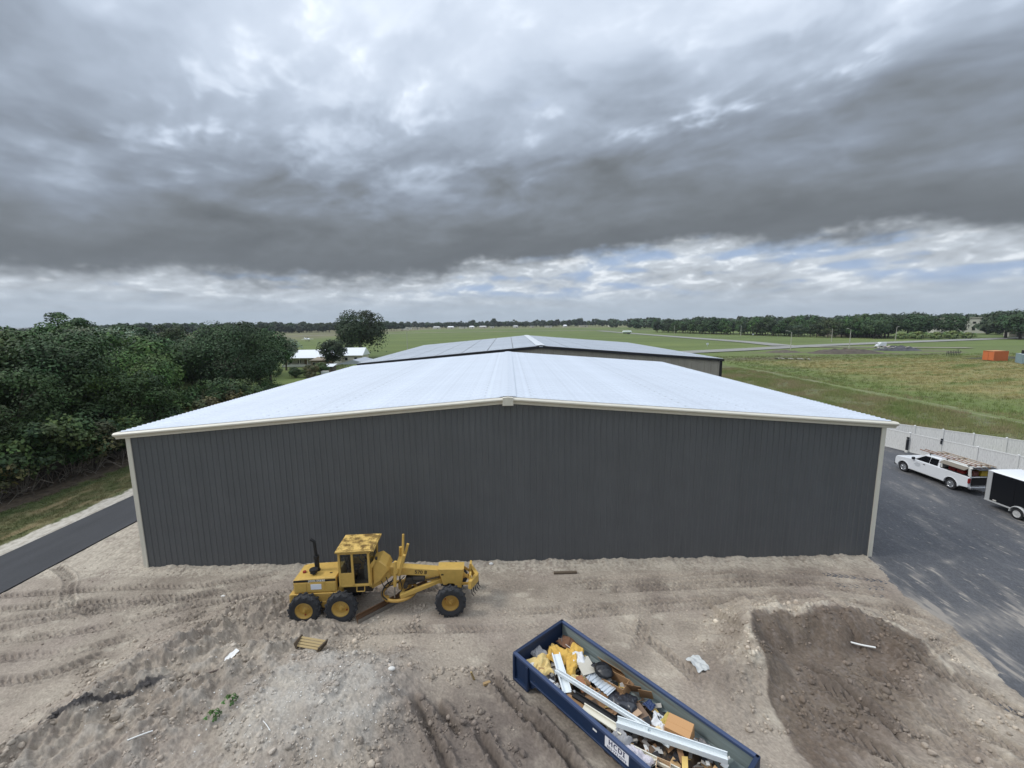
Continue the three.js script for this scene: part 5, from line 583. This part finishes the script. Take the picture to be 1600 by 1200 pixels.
  part('corner_panel', [rbox(.3, 2.0, .03, .01, 2.0, 1.49, -1.035), rbox(.3, 2.0, .03, .01, 2.0, 1.49, 1.035), rbox(.04, 2.0, 2.1, .01, 2.13, 1.49, 0)], sil, R); part('roof', [loft([[[-2.15, 2.46, -1.06], [-2.15, 2.46, 1.06], [2.16, 2.46, 1.06], [2.16, 2.46, -1.06]], [[-2.1, 2.56, -.9], [-2.1, 2.56, .9], [2.0, 2.56, .9], [2.0, 2.56, -.9]], [[-2.0, 2.6, -.4], [-2.0, 2.6, .4], [1.9, 2.6, .4], [1.9, 2.6, -.4]]])], rw, R);
  part('bottom_rail', [rbox(4.28, .09, .05, .01, 0, .5, -1.04), rbox(4.28, .09, .05, .01, 0, .5, 1.04)], sil, R); for (const z of [-1, 1]) { part('fender', [(() => { const g = new THREE.TorusGeometry(.42, .05, 6, 20, Math.PI); g.scale(1, 1, 2.4); g.translate(.15, .36, z * 1.1); return g; })()], sil, R); carWheel(.34, .2, R, .15, .34, z * 1.1, rgb(205, 205, 204, .4, .3), tyreM, 5); }
  part('drawbar', [bar([2.1, .5, .6], [3.3, .46, 0], .08, .1), bar([2.1, .5, -.6], [3.3, .46, 0], .08, .1), rod([2.9, .2, 0], [2.9, .9, 0], .04), rbox(.3, .1, .12, .03, 3.4, .5, 0)], trimB, R); part('marker_light', rbox(.2, .07, .03, .01, 1.55, .62, -1.04), rgb(210, 208, 200, .4), R);
}
// ---------- farmhouse group, airfield furniture, containers, far houses ----------
{
  const tin = rgb(226, 230, 234, .45), tinG = rgb(176, 182, 190, .4, .1), wallP = rgb(206, 200, 188, .8), wallB = rgb(146, 126, 104, .85), dk = rgb(26, 28, 30, .3), wood = rgb(190, 180, 150, .8), fr = rgb(222, 220, 212, .6);
  const hip = (x0, x1, z0, z1, ye, yr, run, t = .08) => { const zc = (z0 + z1) / 2; return loft([[[x0, ye - t, z0], [x0, ye - t, z1], [x1, ye - t, z1], [x1, ye - t, z0]], [[x0, ye, z0], [x0, ye, z1], [x1, ye, z1], [x1, ye, z0]], [[x0 + run, yr, zc - .05], [x0 + run, yr, zc + .05], [x1 - run, yr, zc + .05], [x1 - run, yr, zc - .05]]]); };
  const win = (o, x, y, z, w = 1, h = 1.1) => { const g = part('window', box(w, h, .05, x, y, z), fr, o); part('pane', box(w - .14, h - .14, .03, x, y, z + .02), dk, g); };
  const A = thing('farmhouse', 'low farmhouse with broad white metal roof and porch left of the round tree', 'house', [-61.5, 0, -131]);
  part('wall', box(15, 2.6, 7, 0, 1.3, -1), wallP, A); part('roof', hip(-8.6, 8.2, -5.6, 4.2, 2.75, 4.9, 2.4), tin, A); part('chimney', box(.6, .9, .6, 4.6, 5.0, -.7), tin, A); for (const x of [-6.6, -4.4, -2.0, .4, 2.8, 5.2]) part('porch_post', rbox(.16, 2.7, .16, .02, x, 1.35, 3.7), fr, A); part('porch_rail', box(13.4, .7, .06, -.6, .45, 3.76), rgb(216, 216, 210, .7), A); for (const x of [-5.2, -2.6, 1.4, 4]) win(A, x, 1.5, 2.53); part('door', box(1, 2.1, .06, -.6, 1.05, 2.54), wallB, A);
  const Bq = thing('annex', 'small brown annex with windows beside the farmhouse', 'house', [-55.4, 0, -124.5]); part('wall', box(4.6, 2.3, 4, 0, 1.15, 0), wallB, Bq); part('roof', hip(-2.7, 2.7, -2.4, 2.4, 2.35, 3.2, 1.4), rgb(150, 138, 120, .8), Bq); for (const x of [-1.5, -.3, .9]) win(Bq, x, 1.3, 2.03, .9, 1);
  const Cq = thing('white_roofed_house', 'house with plain white gable roof right of the round tree', 'house', [-51.2, 0, -139]); part('wall', box(7, 2.8, 6, 0, 1.4, 0), wallP, Cq); part('roof', [loft([[[-3.9, 2.7, -3.6], [-3.9, 2.7, 3.6], [3.9, 2.7, 3.6], [3.9, 2.7, -3.6]], [[-3.9, 5.0, -.06], [-3.9, 5.0, .06], [3.9, 5.0, .06], [3.9, 5.0, -.06]]])], tin, Cq); win(Cq, -1.6, 1.6, 3.03); win(Cq, 1.4, 1.6, 3.03);
  const D = thing('garden_shed', 'small shed with white lean-to roof in the overgrown garden', 'shed', [-48.2, 0, -112]); part('wall', box(2.8, 1.7, 2.2, 0, .85, 0), rgb(120, 112, 104, .9), D); part('roof', [bar([0, 2.15, -1.4], [0, 1.65, 1.5], 3.4, .06)], tin, D); part('door', box(.8, 1.5, .05, .4, .76, 1.12), wallB, D); part('vent', box(.22, .5, .1, -.1, 2.0, -.2, .17), dk, D);
  const W = thing('storage_chest', 'white chest standing beside the garden shed', 'chest', [-46.9, 0, -106.5]); part('body', rbox(1.7, .9, .9, .05, 0, .45, 0), tin, W); part('lid', rbox(1.74, .1, .94, .03, 0, .95, 0), fr, W);
  const P = thing('carport', 'open carport with grey gable roof on pale posts', 'carport', [-40.6, 0, -113]); for (let i = 0; i < 5; i++) for (const x of [-3.6, 3.4]) part('post', rbox(.16, 2.5, .16, .02, x, 1.25, 3.6 - i * 1.8), wood, P); part('roof', [loft([[[-4.4, 2.4, -5], [-4.4, 2.4, 4.4], [4.2, 2.4, 4.4], [4.2, 2.4, -5]], [[-.1, 3.5, -5], [-.1, 3.5, 4.4], [.1, 3.5, 4.4], [.1, 3.5, -5]]])], tinG, P); part('gable_beam', bar([-3.7, 2.42, 3.6], [3.5, 2.42, 3.6], .1, .16), wood, P);
  // light poles
  const pole = (label, x, z, h, arm) => { const o = thing('light_pole', label, 'light pole', [x, 0, z]); part('pole', rod([0, -.2, 0], [0, h, 0], .16, .1, 8), rgb(178, 176, 166, .8), o); if (arm) { part('arm', rod([0, h - .1, 0], [arm, h + .5, 0], .06, .05, 6), rgb(178, 176, 166, .6), o); part('lamp_head', rbox(.8, .16, .34, .05, arm * 1.15, h + .5, 0), rgb(196, 194, 186, .5), o); } };
  pole('slim pale light pole in front of the airfield grass left of the ridge', -50.9, -209, 8.6, .5); pole('light pole with arm just left of the taxiway junction', 115.6, -176.8, 7.2, -1.8); pole('bare pale pole on the grass beyond the taxiway', 173.5, -231.9, 7, 0); pole('light pole with arm beside the earth heap on the right', 142.6, -180.2, 7.8, -1.2); pole('pale pole on the grass before the light green bushes', 212.8, -237, 7.2, .8); pole('thin pole on the grass before the right-hand wood', 169.6, -317, 8, 0); pole('thin pale pole standing in the far dry pasture', -268, -415, 9, 0); pole('tall thin pole before the distant white houses', -205, -900, 12, 0); pole('pole at the edge of the wood by the airfield road', 150, -395, 8, 0);
  // shipping containers
  const cont = (name, label, x, z, turn, l, m, deco) => { const o = thing(name, label, 'container', [x, 0, z], turn); const w = 2.44, h = 2.5; for (const s of [-1, 1]) part('side_wall', ribSheet(-l / 2 + .08, l / 2 - .08, .28, .2, .04, .15, h - .05, (u, v, o2) => s > 0 ? [u, v, w / 2 - .05 + o2] : [-u, v, -w / 2 + .05 - o2], false), m, o); for (const s of [-1, 1]) { for (const q of [-1, 1]) part('end_door', rbox(.05, h - .3, w / 2 - .09, .01, s * (l / 2 - .02), h / 2, q * (w / 4 - .02)), m, o); } part('frame', [...[-1, 1].flatMap(s => [-1, 1].map(q => box(.14, h, .14, s * (l / 2 - .06), h / 2 + .02, q * (w / 2 - .06)))), ...[-1, 1].flatMap(q => [box(l, .12, .12, 0, .08, q * (w / 2 - .06)), box(l, .12, .12, 0, h - .03, q * (w / 2 - .06))])], m, o); part('roof', box(l - .1, .04, w - .1, 0, h - .02, 0), deco || m, o); return o; };
  const orange = rgb(200, 110, 62, .6); const oc = cont('shipping_container', 'orange shipping container standing in the meadow at the far right', 138.2, -121.5, .06, 3.9, orange, rgb(218, 156, 104, .6)); oc.scale.setScalar(1.12);
  const gc = cont('shipping_container', 'blue-grey shipping container cut by the right frame edge', 137.2, -113.4, .9, 6.06, rgb(128, 150, 156, .6), rgb(190, 202, 206, .6)); part('emblem', [box(.7, .7, .01, -1, 1.5, 1.232)], rgb(210, 218, 218, .6), gc);
  const bx = thing('equipment_box', 'black and white unit standing on the blue-grey container', 'equipment', [137.6, 2.5, -114.2], .5); part('body', rbox(1.1, 1.0, .9, .05, 0, .5, 0), dk, bx); part('panel', rbox(.6, .5, .03, .01, .2, .5, .46), tin, bx);
  // truck on the service track, debris, fuel tank trailer
  { const t = thing('utility_truck', 'small white box truck parked on the service track', 'truck', [157, .2, -181.5], .15); t.scale.setScalar(.68); part('box_body', rbox(4.2, 2.3, 2.2, .15, .8, 1.9, 0), tin, t); part('cab', prism([[-1.3, .7], [-1.3, 2.3], [-2.0, 2.25], [-2.6, 1.55], [-3.2, 1.4], [-3.25, .7]], -1, 1, .06), tin, t); part('windscreen', [box(.06, .7, 1.7, -2.36, 1.95, 0, 0, 0, .72)], dk, t); part('chassis', box(5.8, .3, 1.6, -.2, .62, 0), dk, t); for (const [x, z] of [[-2.2, .9], [-2.2, -.9], [1.8, .9], [1.8, -.9]]) carWheel(.45, .3, t, x, .45, z, tinG, dk); }
  { const t = thing('tank_trailer', 'small white tank trailer out on the airfield grass', 'trailer', [111, 0, -412], .05); part('tank', [cyl(1.1, 7, 'x', 0, 2.2, 0, 18), at(new THREE.SphereGeometry(1.1, 14, 10), 3.5, 2.2, 0), at(new THREE.SphereGeometry(1.1, 14, 10), -3.5, 2.2, 0)], rgb(220, 230, 224, .5), t); part('chassis', [box(7.4, .3, 1.2, 0, 1.0, 0), rod([-3, 0, .4], [-3, 1.1, .4], .1)], dk, t); for (const [x, z] of [[2.2, .9], [2.2, -.9], [1.1, .9], [1.1, -.9]]) carWheel(.5, .3, t, x, .5, z, tinG, dk); }
  { const t = thing('light_aircraft', 'small white light aircraft parked on the airfield behind the farmhouse', 'aircraft', [-158, 0, -332], 2.6); part('fuselage', [loft([-3.4, -2.4, -.6, .8, 1.8, 3.6].map((x, i) => { const r = [.25, .55, .85, .85, .55, .12][i], y = [1.6, 1.6, 1.7, 1.75, 1.7, 1.75][i]; return [...Array(10).keys()].map(k => [x, y + Math.sin(k * .628) * r, Math.cos(k * .628) * r * .8]); }))], tin, t); part('canopy_glass', at(new THREE.SphereGeometry(.8, 14, 8), -.2, 2.1, 0), dk, t); part('wing', rbox(1.5, .12, 9.6, .05, -.2, 1.5, 0), tin, t); part('tail_plane', rbox(.8, .08, 2.8, .03, 3.3, 1.9, 0), tin, t); part('fin', prism([[2.8, 1.8], [3.7, 1.8], [3.8, 3.0], [3.3, 3.0]], -.05, .05, .01), tin, t); for (const [x, z] of [[-2.6, 0], [.3, 1.1], [.3, -1.1]]) part('landing_gear', [rod([x, .3, z], [x, 1.3, z * .8], .06), cyl(.28, .14, 'z', x, .28, z, 12)], dk, t); }
  const heap = (name, label, x, z, rx, rz, h, c1, c2, seed, n = 28) => { const g = grid(range(-rx, rx, rx * 2 / n), range(rz, -rz, rz * 2 / n), (u, v) => { const d = Math.hypot(u / rx, v / rz), e = Math.max(0, 1 - d * d); return h * e * (.55 + .8 * (.5 + fbm(u * .5 + seed, v * .7, 4, .6))) - .12; }, (u, v) => { const q = fbm(u * 1.1 + seed, v * 1.1, 3); const c = mix3(c1, c2, sstep(-.2, .4, q)); return c; }); const o = gridMesh(name, g, new THREE.MeshStandardMaterial({ vertexColors: true, roughness: 1 })); o.position.set(x, 0, z); tag(o, label, 'heap'); };
  heap('earth_heap', 'long low heap of grey-brown earth by the service track', 122, -156, 14, 6, 1.5, lin(92, 84, 74), lin(70, 64, 58), 3); heap('earth_heap', 'grey earth bank left of the long heap', 104, -163, 7, 4, .8, lin(98, 90, 80), lin(76, 70, 62), 9); heap('rubble_heap', 'heap of dark broken concrete and scrap right of the earth heap', 150, -166, 9, 5, 1.7, lin(86, 86, 90), lin(52, 52, 58), 15); heap('brush_heap', 'low dark strip of dumped brush in the meadow', 152, -128, 17, 4, .6, lin(70, 76, 52), lin(62, 58, 50), 21);
  const r = rng(515); for (let i = 0; i < 10; i++) { const x = 138 + 14 * r(), z = -167 + 6 * r(); tag(solo('concrete_slab', rbox(.6 + .8 * r(), .2, .5 + .5 * r(), .04), rgb(190 + 30 * r(), 188 + 26 * r(), 180 + 24 * r(), .9), 'pale broken concrete slab on the rubble by the service track', 'slab', 'broken slabs on the rubble', [x, 1.1 + .5 * r(), z])).rotation.set(r() - .5, r() * 6, r() - .5); }
  for (let i = 0; i < 11; i++) tag(solo('pipe_length', [cyl(.16, 2.2 + r(), 'x', 0, 0, 0, 8)], i % 3 ? rgb(150, 148, 142, .8) : rgb(60, 56, 52, .9), 'short length of pipe lying in a row in the meadow', 'pipe', 'row of pipe lengths in the meadow', [83.5 + i * .75, .26, -134.5 + .35 * i + r()])).rotation.y = 1.2 + .4 * (r() - .5);
  for (let i = 0; i < 9; i++) tag(solo('steel_post', [rod([0, 0, 0], [.2 * (r() - .5), 1.6 + .7 * r(), 0], .07, .06, 6), rod([-.3, 1, 0], [.5, 1.1 + .3 * r(), .1], .05, .05, 5)], dk, 'dark stub post standing in a row before the orange container', 'post', 'stub posts in the meadow', [139 + i * .95, 0, -136 - i * .4]));
  for (const [x, z, h] of [[-168, -232, 7], [-163, -240, 6], [-176, -236, 3.4], [-155, -238, 4]]) tag(solo('dead_tree', [rod([0, -.2, 0], [.3, h, .1], .22, .1, 7), rod([.1, h * .5, 0], [.9, h * .75, .3], .08, .03, 5)], rgb(74, 70, 64, 1), 'bare dead trunk standing in the clearing beyond the wood', 'dead tree', 'dead trunks in the clearing', [x, 0, z]));
  // pale buildings among the oaks and small houses across the airfield
  { const o = thing('pale_hall', 'long pale beige hall half hidden behind the live oaks', 'building', [240, 0, -305], -.25); part('wall', box(34, 6.2, 14, 0, 3.1, 0), rgb(206, 194, 176, .8), o); part('roof', [loft([[[-17.6, 6.1, -7.5], [-17.6, 6.1, 7.5], [17.6, 6.1, 7.5], [17.6, 6.1, -7.5]], [[-17.6, 7.9, -.1], [-17.6, 7.9, .1], [17.6, 7.9, .1], [17.6, 7.9, -.1]]])], rgb(218, 208, 196, .6), o); for (const x of [-12, -4, 4, 12]) part('door', box(3, 3.4, .1, x, 1.7, 7.03), rgb(150, 142, 130, .8), o); }
  { const o = thing('white_hall', 'two-storey off-white building seen between the oaks', 'building', [352, 0, -340], -.5); part('wall', box(30, 11.5, 16, 0, 5.75, 0), rgb(198, 196, 184, .8), o); part('parapet', box(31, .6, 17, 0, 11.7, 0), rgb(176, 172, 160, .8), o); for (let i = 0; i < 6; i++) for (const y of [3, 8]) { const g = part('window', box(2, 1.8, .1, -12.5 + i * 5, y, 8.04), rgb(150, 148, 140, .7), o); part('pane', box(1.6, 1.4, .06, -12.5 + i * 5, y, 8.08), dk, g); } }
  { const o = thing('far_wall', 'pale low building behind the trunks of the large oak', 'building', [322, 0, -262], -.6); part('wall', box(26, 4, 9, 0, 2, 0), rgb(196, 188, 176, .8), o); part('roof', box(27, .4, 10, 0, 4.2, 0), rgb(180, 176, 168, .7), o); }
  const hs = [[-205, -930, 12, 'low'], [-228, -935, 22, 'low'], [-172, -990, 16, 'gable'], [-140, -995, 15, 'gable'], [-112, -1000, 18, 'low'], [-92, -1000, 12, 'gable'], [-66, -998, 17, 'gable'], [-45, -1004, 9, 'low'], [10, -1002, 12, 'gable'], [48, -1000, 10, 'low'], [86, -1000, 16, 'low'], [125, -1002, 9, 'gable'], [168, -1000, 18, 'low'], [232, -1000, 13, 'low']];
  const look = ['tiny pale shed', 'long low cream building', 'white-gabled small house', 'plain white small house', 'long grey-white barn', 'cream small house', 'bright white dome-roofed house', 'tiny white shed', 'small white house', 'tiny cream shed', 'long low white barn', 'tiny white-gabled house', 'low pale barn', 'small pale barn'];
  hs.forEach(([x, z, w, k], i) => { const o = thing('distant_house', look[i] + ' across the airfield, number-less in the row ' + ['by the thin pole', 'behind the lone oak', 'left of the middle', 'near the middle', 'beside the dark round trees', 'left of the domed one', 'before the tallest crowns', 'right of the domed one', 'left of the spire tree', 'right of the spire tree', 'above the far roof ridge', 'right of the far roof ridge', 'left of the tank trailer', 'behind the tank trailer'][i].trim(), 'house', [x, 0, z]); o.userData.label = (look[i] + ' across the airfield ' + ['by the thin pole', 'behind the lone oak', 'left of the row middle', 'near the row middle', 'beside round trees', 'next to the domed house', 'before the tallest crowns', 'just past the domed house', 'before the spire tree', 'past the spire tree', 'above the grey roof ridge', 'past the grey roof ridge', 'short of the tank trailer', 'behind the tank trailer'][i]); part('wall', box(w, 3.2, 8, 0, 1.6, 0), i % 3 ? rgb(222, 220, 212, .8) : rgb(206, 198, 184, .8), o); part('roof', k === 'low' ? [box(w + .8, .5, 9, 0, 3.4, 0)] : [loft([[[-w / 2 - .4, 3.1, -4.5], [-w / 2 - .4, 3.1, 4.5], [w / 2 + .4, 3.1, 4.5], [w / 2 + .4, 3.1, -4.5]], [[-w / 2 + 2, 5.6, -.1], [-w / 2 + 2, 5.6, .1], [w / 2 - 2, 5.6, .1], [w / 2 - 2, 5.6, -.1]]])], i % 2 ? rgb(232, 234, 236, .5) : rgb(190, 190, 188, .6), o); part('door', box(1.4, 2.2, .1, w * .2, 1.1, 4.04), dk, o); });
  for (const [x, z, l] of [[94, -205, 'white airfield marker on the grass nearer the grey roof'], [186, -330, 'white airfield marker near the right-hand wood']]) { const o = thing('airfield_marker', l, 'marker', [x, 0, z]); part('post', cyl(.1, 1, 'y', 0, .5, 0, 8), tinG, o); part('board', rbox(1.1, .8, .1, .03, 0, 1.2, 0), tin, o); }
  // two birds high in the clouded sky
  for (const [x, y, z, l] of [[97, 152, -156, 'dark bird high in the sky, lower of the two'], [102, 157, -157, 'dark bird high in the sky, upper of the two']]) { const g = [loft([[-.5, .04], [-.2, .12], [.3, .1], [.7, .03]].map(([u, q]) => [...Array(6).keys()].map(k => [u, Math.sin(k * 1.047) * q, Math.cos(k * 1.047) * q]))), loft([[[-.1, .02, .08], [.2, .02, .08], [.2, .06, .08], [-.1, .06, .08]], [[.05, .2, .6], [.25, .2, .6], [.25, .23, .6], [.05, .23, .6]], [[.2, .12, 1.1], [.3, .12, 1.1], [.3, .14, 1.1], [.2, .14, 1.1]]]), loft([[[-.1, .02, -.08], [.2, .02, -.08], [.2, .06, -.08], [-.1, .06, -.08]], [[.05, .2, -.6], [.25, .2, -.6], [.25, .23, -.6], [.05, .23, -.6]], [[.2, .12, -1.1], [.3, .12, -1.1], [.3, .14, -1.1], [.2, .14, -1.1]]])]; const o = solo('bird', g, rgb(40, 42, 46, .9, 0, { side: THREE.DoubleSide }), l, 'bird', null, [x, y, z]); o.rotation.set(0, .8, .3); }
}
// ---------- small things lying about the yard ----------
{
  const lay = (name, label, cat, geos, m, x, z, dy = 0, ry = 0, rx = 0, rz = 0, group) => { const o = solo(name, geos, m, label, cat, group, [x, yardY(x, z) + dy, z]); o.rotation.set(rx, ry, rz, 'YXZ'); return o; };
  const pine = rgb(178, 156, 112, .85, 0, { map: rep(grainTex, 3) }), old = rgb(96, 84, 70, .95), pvc = rgb(226, 226, 222, .5), DS = { side: THREE.DoubleSide };
  { const x = -7.75, z = -14.6, o = thing('broken_pallet', 'broken wooden pallet end on top of the pale gravel mound', 'pallet', [x, yardY(x, z) + .08, z], -.22); for (let i = 0; i < 4; i++) part('slat', rbox(1.05, .022, .09, .005, 0, .04 + .03 * i, .15 - i * .1, .2), pine, o); part('stringer', rbox(.05, .3, .5, .01, -.5, .05, 0, 0, .1, .3), old, o); part('stringer', rbox(.05, .3, .5, .01, .5, .04, 0, 0, -.1, -.4), old, o); }
  lay('lumber_piece', 'weathered grey-brown timber lying by the foot of the wall', 'timber', rbox(1.15, .09, .14, .01), old, 2.55, -19.75, .05, .03);
  lay('paper_sheet', 'crumpled white paper on the slope of the left berm', 'paper', grid(range(-.12, .12, .03), range(.26, -.26, .03), (x, z) => .04 * noise(x * 12, z * 9), null), rgb(226, 226, 224, .8, 0, DS), -10.2, -13.75, .12, -.5, .35);
  lay('plastic_sheet', 'translucent pale plastic sheet beside the blue bin', 'plastic', grid(range(-.26, .26, .035), range(.34, -.34, .035), (x, z) => .1 + .08 * noise(x * 6, z * 6) - .3 * z * z, null), rgb(190, 192, 190, .4, 0, DS), 6.55, -13.7, .06, .3);
  lay('rusty_pipe', 'thin dark pipe half buried across the left berm', 'pipe', tube([[-.65, 0, .3], [-.1, .03, .05], [.65, .02, -.35]], .03, 14, 6), rgb(104, 92, 84, .8), -10.35, -13.0, .05, 0);
  lay('pvc_pipe', 'bent white pipe lying in the dark scooped soil', 'pipe', tube([[-.4, .06, -.36], [-.24, .04, -.1], [.1, .05, .12], [.5, .08, .3]], .032, 20, 8), pvc, 12.6, -14.25, .1, 0);
  lay('white_stick', 'thin white strip at the bottom edge of the left mounds', 'strip', tube([[-.2, 0, -.16], [0, .03, 0], [.2, 0, .16]], .014, 8, 5), pvc, -7.45, -11.15, .04); lay('white_stick', 'white strip at the lower left edge of the yard', 'strip', tube([[-.26, 0, .12], [0, .03, 0], [.24, .02, -.14]], .022, 8, 5), pvc, -10.7, -10.6, .05);
  lay('white_lump', 'white lump of rubble between the gravel mound and the ruts', 'rubble', new THREE.IcosahedronGeometry(.1, 1).scale(1.3, .7, .9), rgb(214, 212, 206, .9), -4.3, -13.25, .05); lay('white_lump', 'small white chip just above the larger white lump', 'rubble', new THREE.IcosahedronGeometry(.05, 1).scale(1.2, .7, .9), rgb(214, 212, 206, .9), -4.4, -13.6, .03); lay('white_lump', 'white pebble on the track behind the grader', 'rubble', new THREE.IcosahedronGeometry(.07, 1).scale(1.4, .6, .9), rgb(222, 220, 214, .9), -13.6, -18.3, .03); lay('white_lump', 'white foam chip at the foot of the wall right of the grader', 'rubble', new THREE.IcosahedronGeometry(.1, 1).scale(1.2, .6, .7), rgb(226, 226, 224, .9), -1.2, -20.55, .05);
  lay('split_timber', 'splintered yellow timber standing in the ruts', 'timber', [rbox(.07, .5, .05, .01, 0, .16, 0, .3, 0, .2)], pine, -1.5, -13.35, .02); lay('split_timber', 'short tan timber offcut near the splintered one', 'timber', [rbox(.26, .08, .1, .01)], rgb(160, 134, 96, .9), -1.0, -13.15, .05, .4);
  const leafW = crownGeo(901, { rx: .2, ry: .16, n: 170, leaf: .035, clumps: 9, base: lin(72, 108, 46), vary: .4 }); for (const [x, z, l] of [[-9.25, -11.45, 'small green weed on the berm, nearer the bottom edge'], [-9.05, -11.95, 'small green weed on the berm, farther from the bottom edge']]) { const o = thing('weed_plant', l, 'weed', [x, yardY(x, z), z]); part('foliage', leafW, leafMat, o).position.y = .12; part('stem', rod([0, -.05, 0], [.02, .16, 0], .01, .006, 5), rgb(84, 100, 56, .9), o); }
  // clods, stones and shell grit
  const r = rng(621), scatter = (name, label, n, g, m, pick) => { const im = new THREE.InstancedMesh(g, m, n); im.name = name; let k = 0, guard = 0; while (k < n && guard++ < n * 60) { const p = pick(); if (!p) continue; const [x, z, s] = p, y = yardY(x, z); EU.set(r() * 6, r() * 6, r() * 6); M4.makeRotationFromEuler(EU); M4.scale(V(s * (.7 + .6 * r()), s * (.6 + .4 * r()), s * (.7 + .6 * r()))); M4.setPosition(x, y + s * .25, z); im.setMatrixAt(k, M4); const v = .75 + .5 * r(); im.setColorAt(k, new THREE.Color().setRGB(m.userData.own ? v : yc[0] * v, m.userData.own ? v : yc[1] * v, m.userData.own ? v : yc[2] * v)); k++; } im.count = k; im.castShadow = im.receiveShadow = true; scene.add(im); tag(im, label, 'clods', null, 'stuff'); };
  const clodG = (() => { const g = new THREE.IcosahedronGeometry(1, 1), p = g.attributes.position; for (let i = 0; i < p.count; i++) { const x = p.getX(i), y = p.getY(i), z = p.getZ(i), k = 1 + .35 * noise(x * 1.7 + 3, y * 1.7 + z * 2.1); p.setXYZ(i, x * k, y * k, z * k); } g.computeVertexNormals(); return g; })(), soilM = mat(1, 1, 1, 1);
  scatter('soil_clods', 'crumbled clods of soil strewn over the mounds', 7500, clodG, soilM, () => { const t = r(); const size = () => .012 + .03 * r() + .07 * r() ** 9, ok = (x, z) => fbm(x * .9 + 5, z * .9, 3) + .35 * noise(x * 4, z * 4) > .12 * r() + .02; if (t < .42) { const x = -16 + 12 * r(), z = -8.5 - 9 * r(); return ok(x, z) ? [x, z, size()] : null; } if (t < .68) { const x = 7 + 9 * r(), z = -9 - 7.5 * r(); return ok(x, z) ? [x, z, size()] : null; } if (t < .86) { const x = -4 + 6 * r(), z = -9 - 5 * r(); return x > .2 && z > -13 + (x * .3) || !ok(x, z) ? null : [x, z, size()]; } const x = -23 + 40 * r(), z = -14.5 - 6.3 * r(); return [x, z, .014 + .03 * r() ** 2]; });
  const shell = rgb(222, 220, 214, .8); shell.userData.own = true; scatter('shell_grit', 'white shell and stone chips in the pale gravel mounds', 420, clodG, shell, () => { const a = r() * 6.28, q = Math.sqrt(r()) * 2.6; const x = r() < .7 ? -6.4 + Math.cos(a) * q : -13 + 8 * r(), z = r() < .7 ? -12.3 + Math.sin(a) * q * .9 : -9 - 6 * r(); return [x, z, .009 + .016 * r() ** 2]; });
}

// moist air: far things fade slightly
scene.fog = new THREE.FogExp2(new THREE.Color().setRGB(.72, .78, .86), 0.00011);
renderer.render(scene, camera);
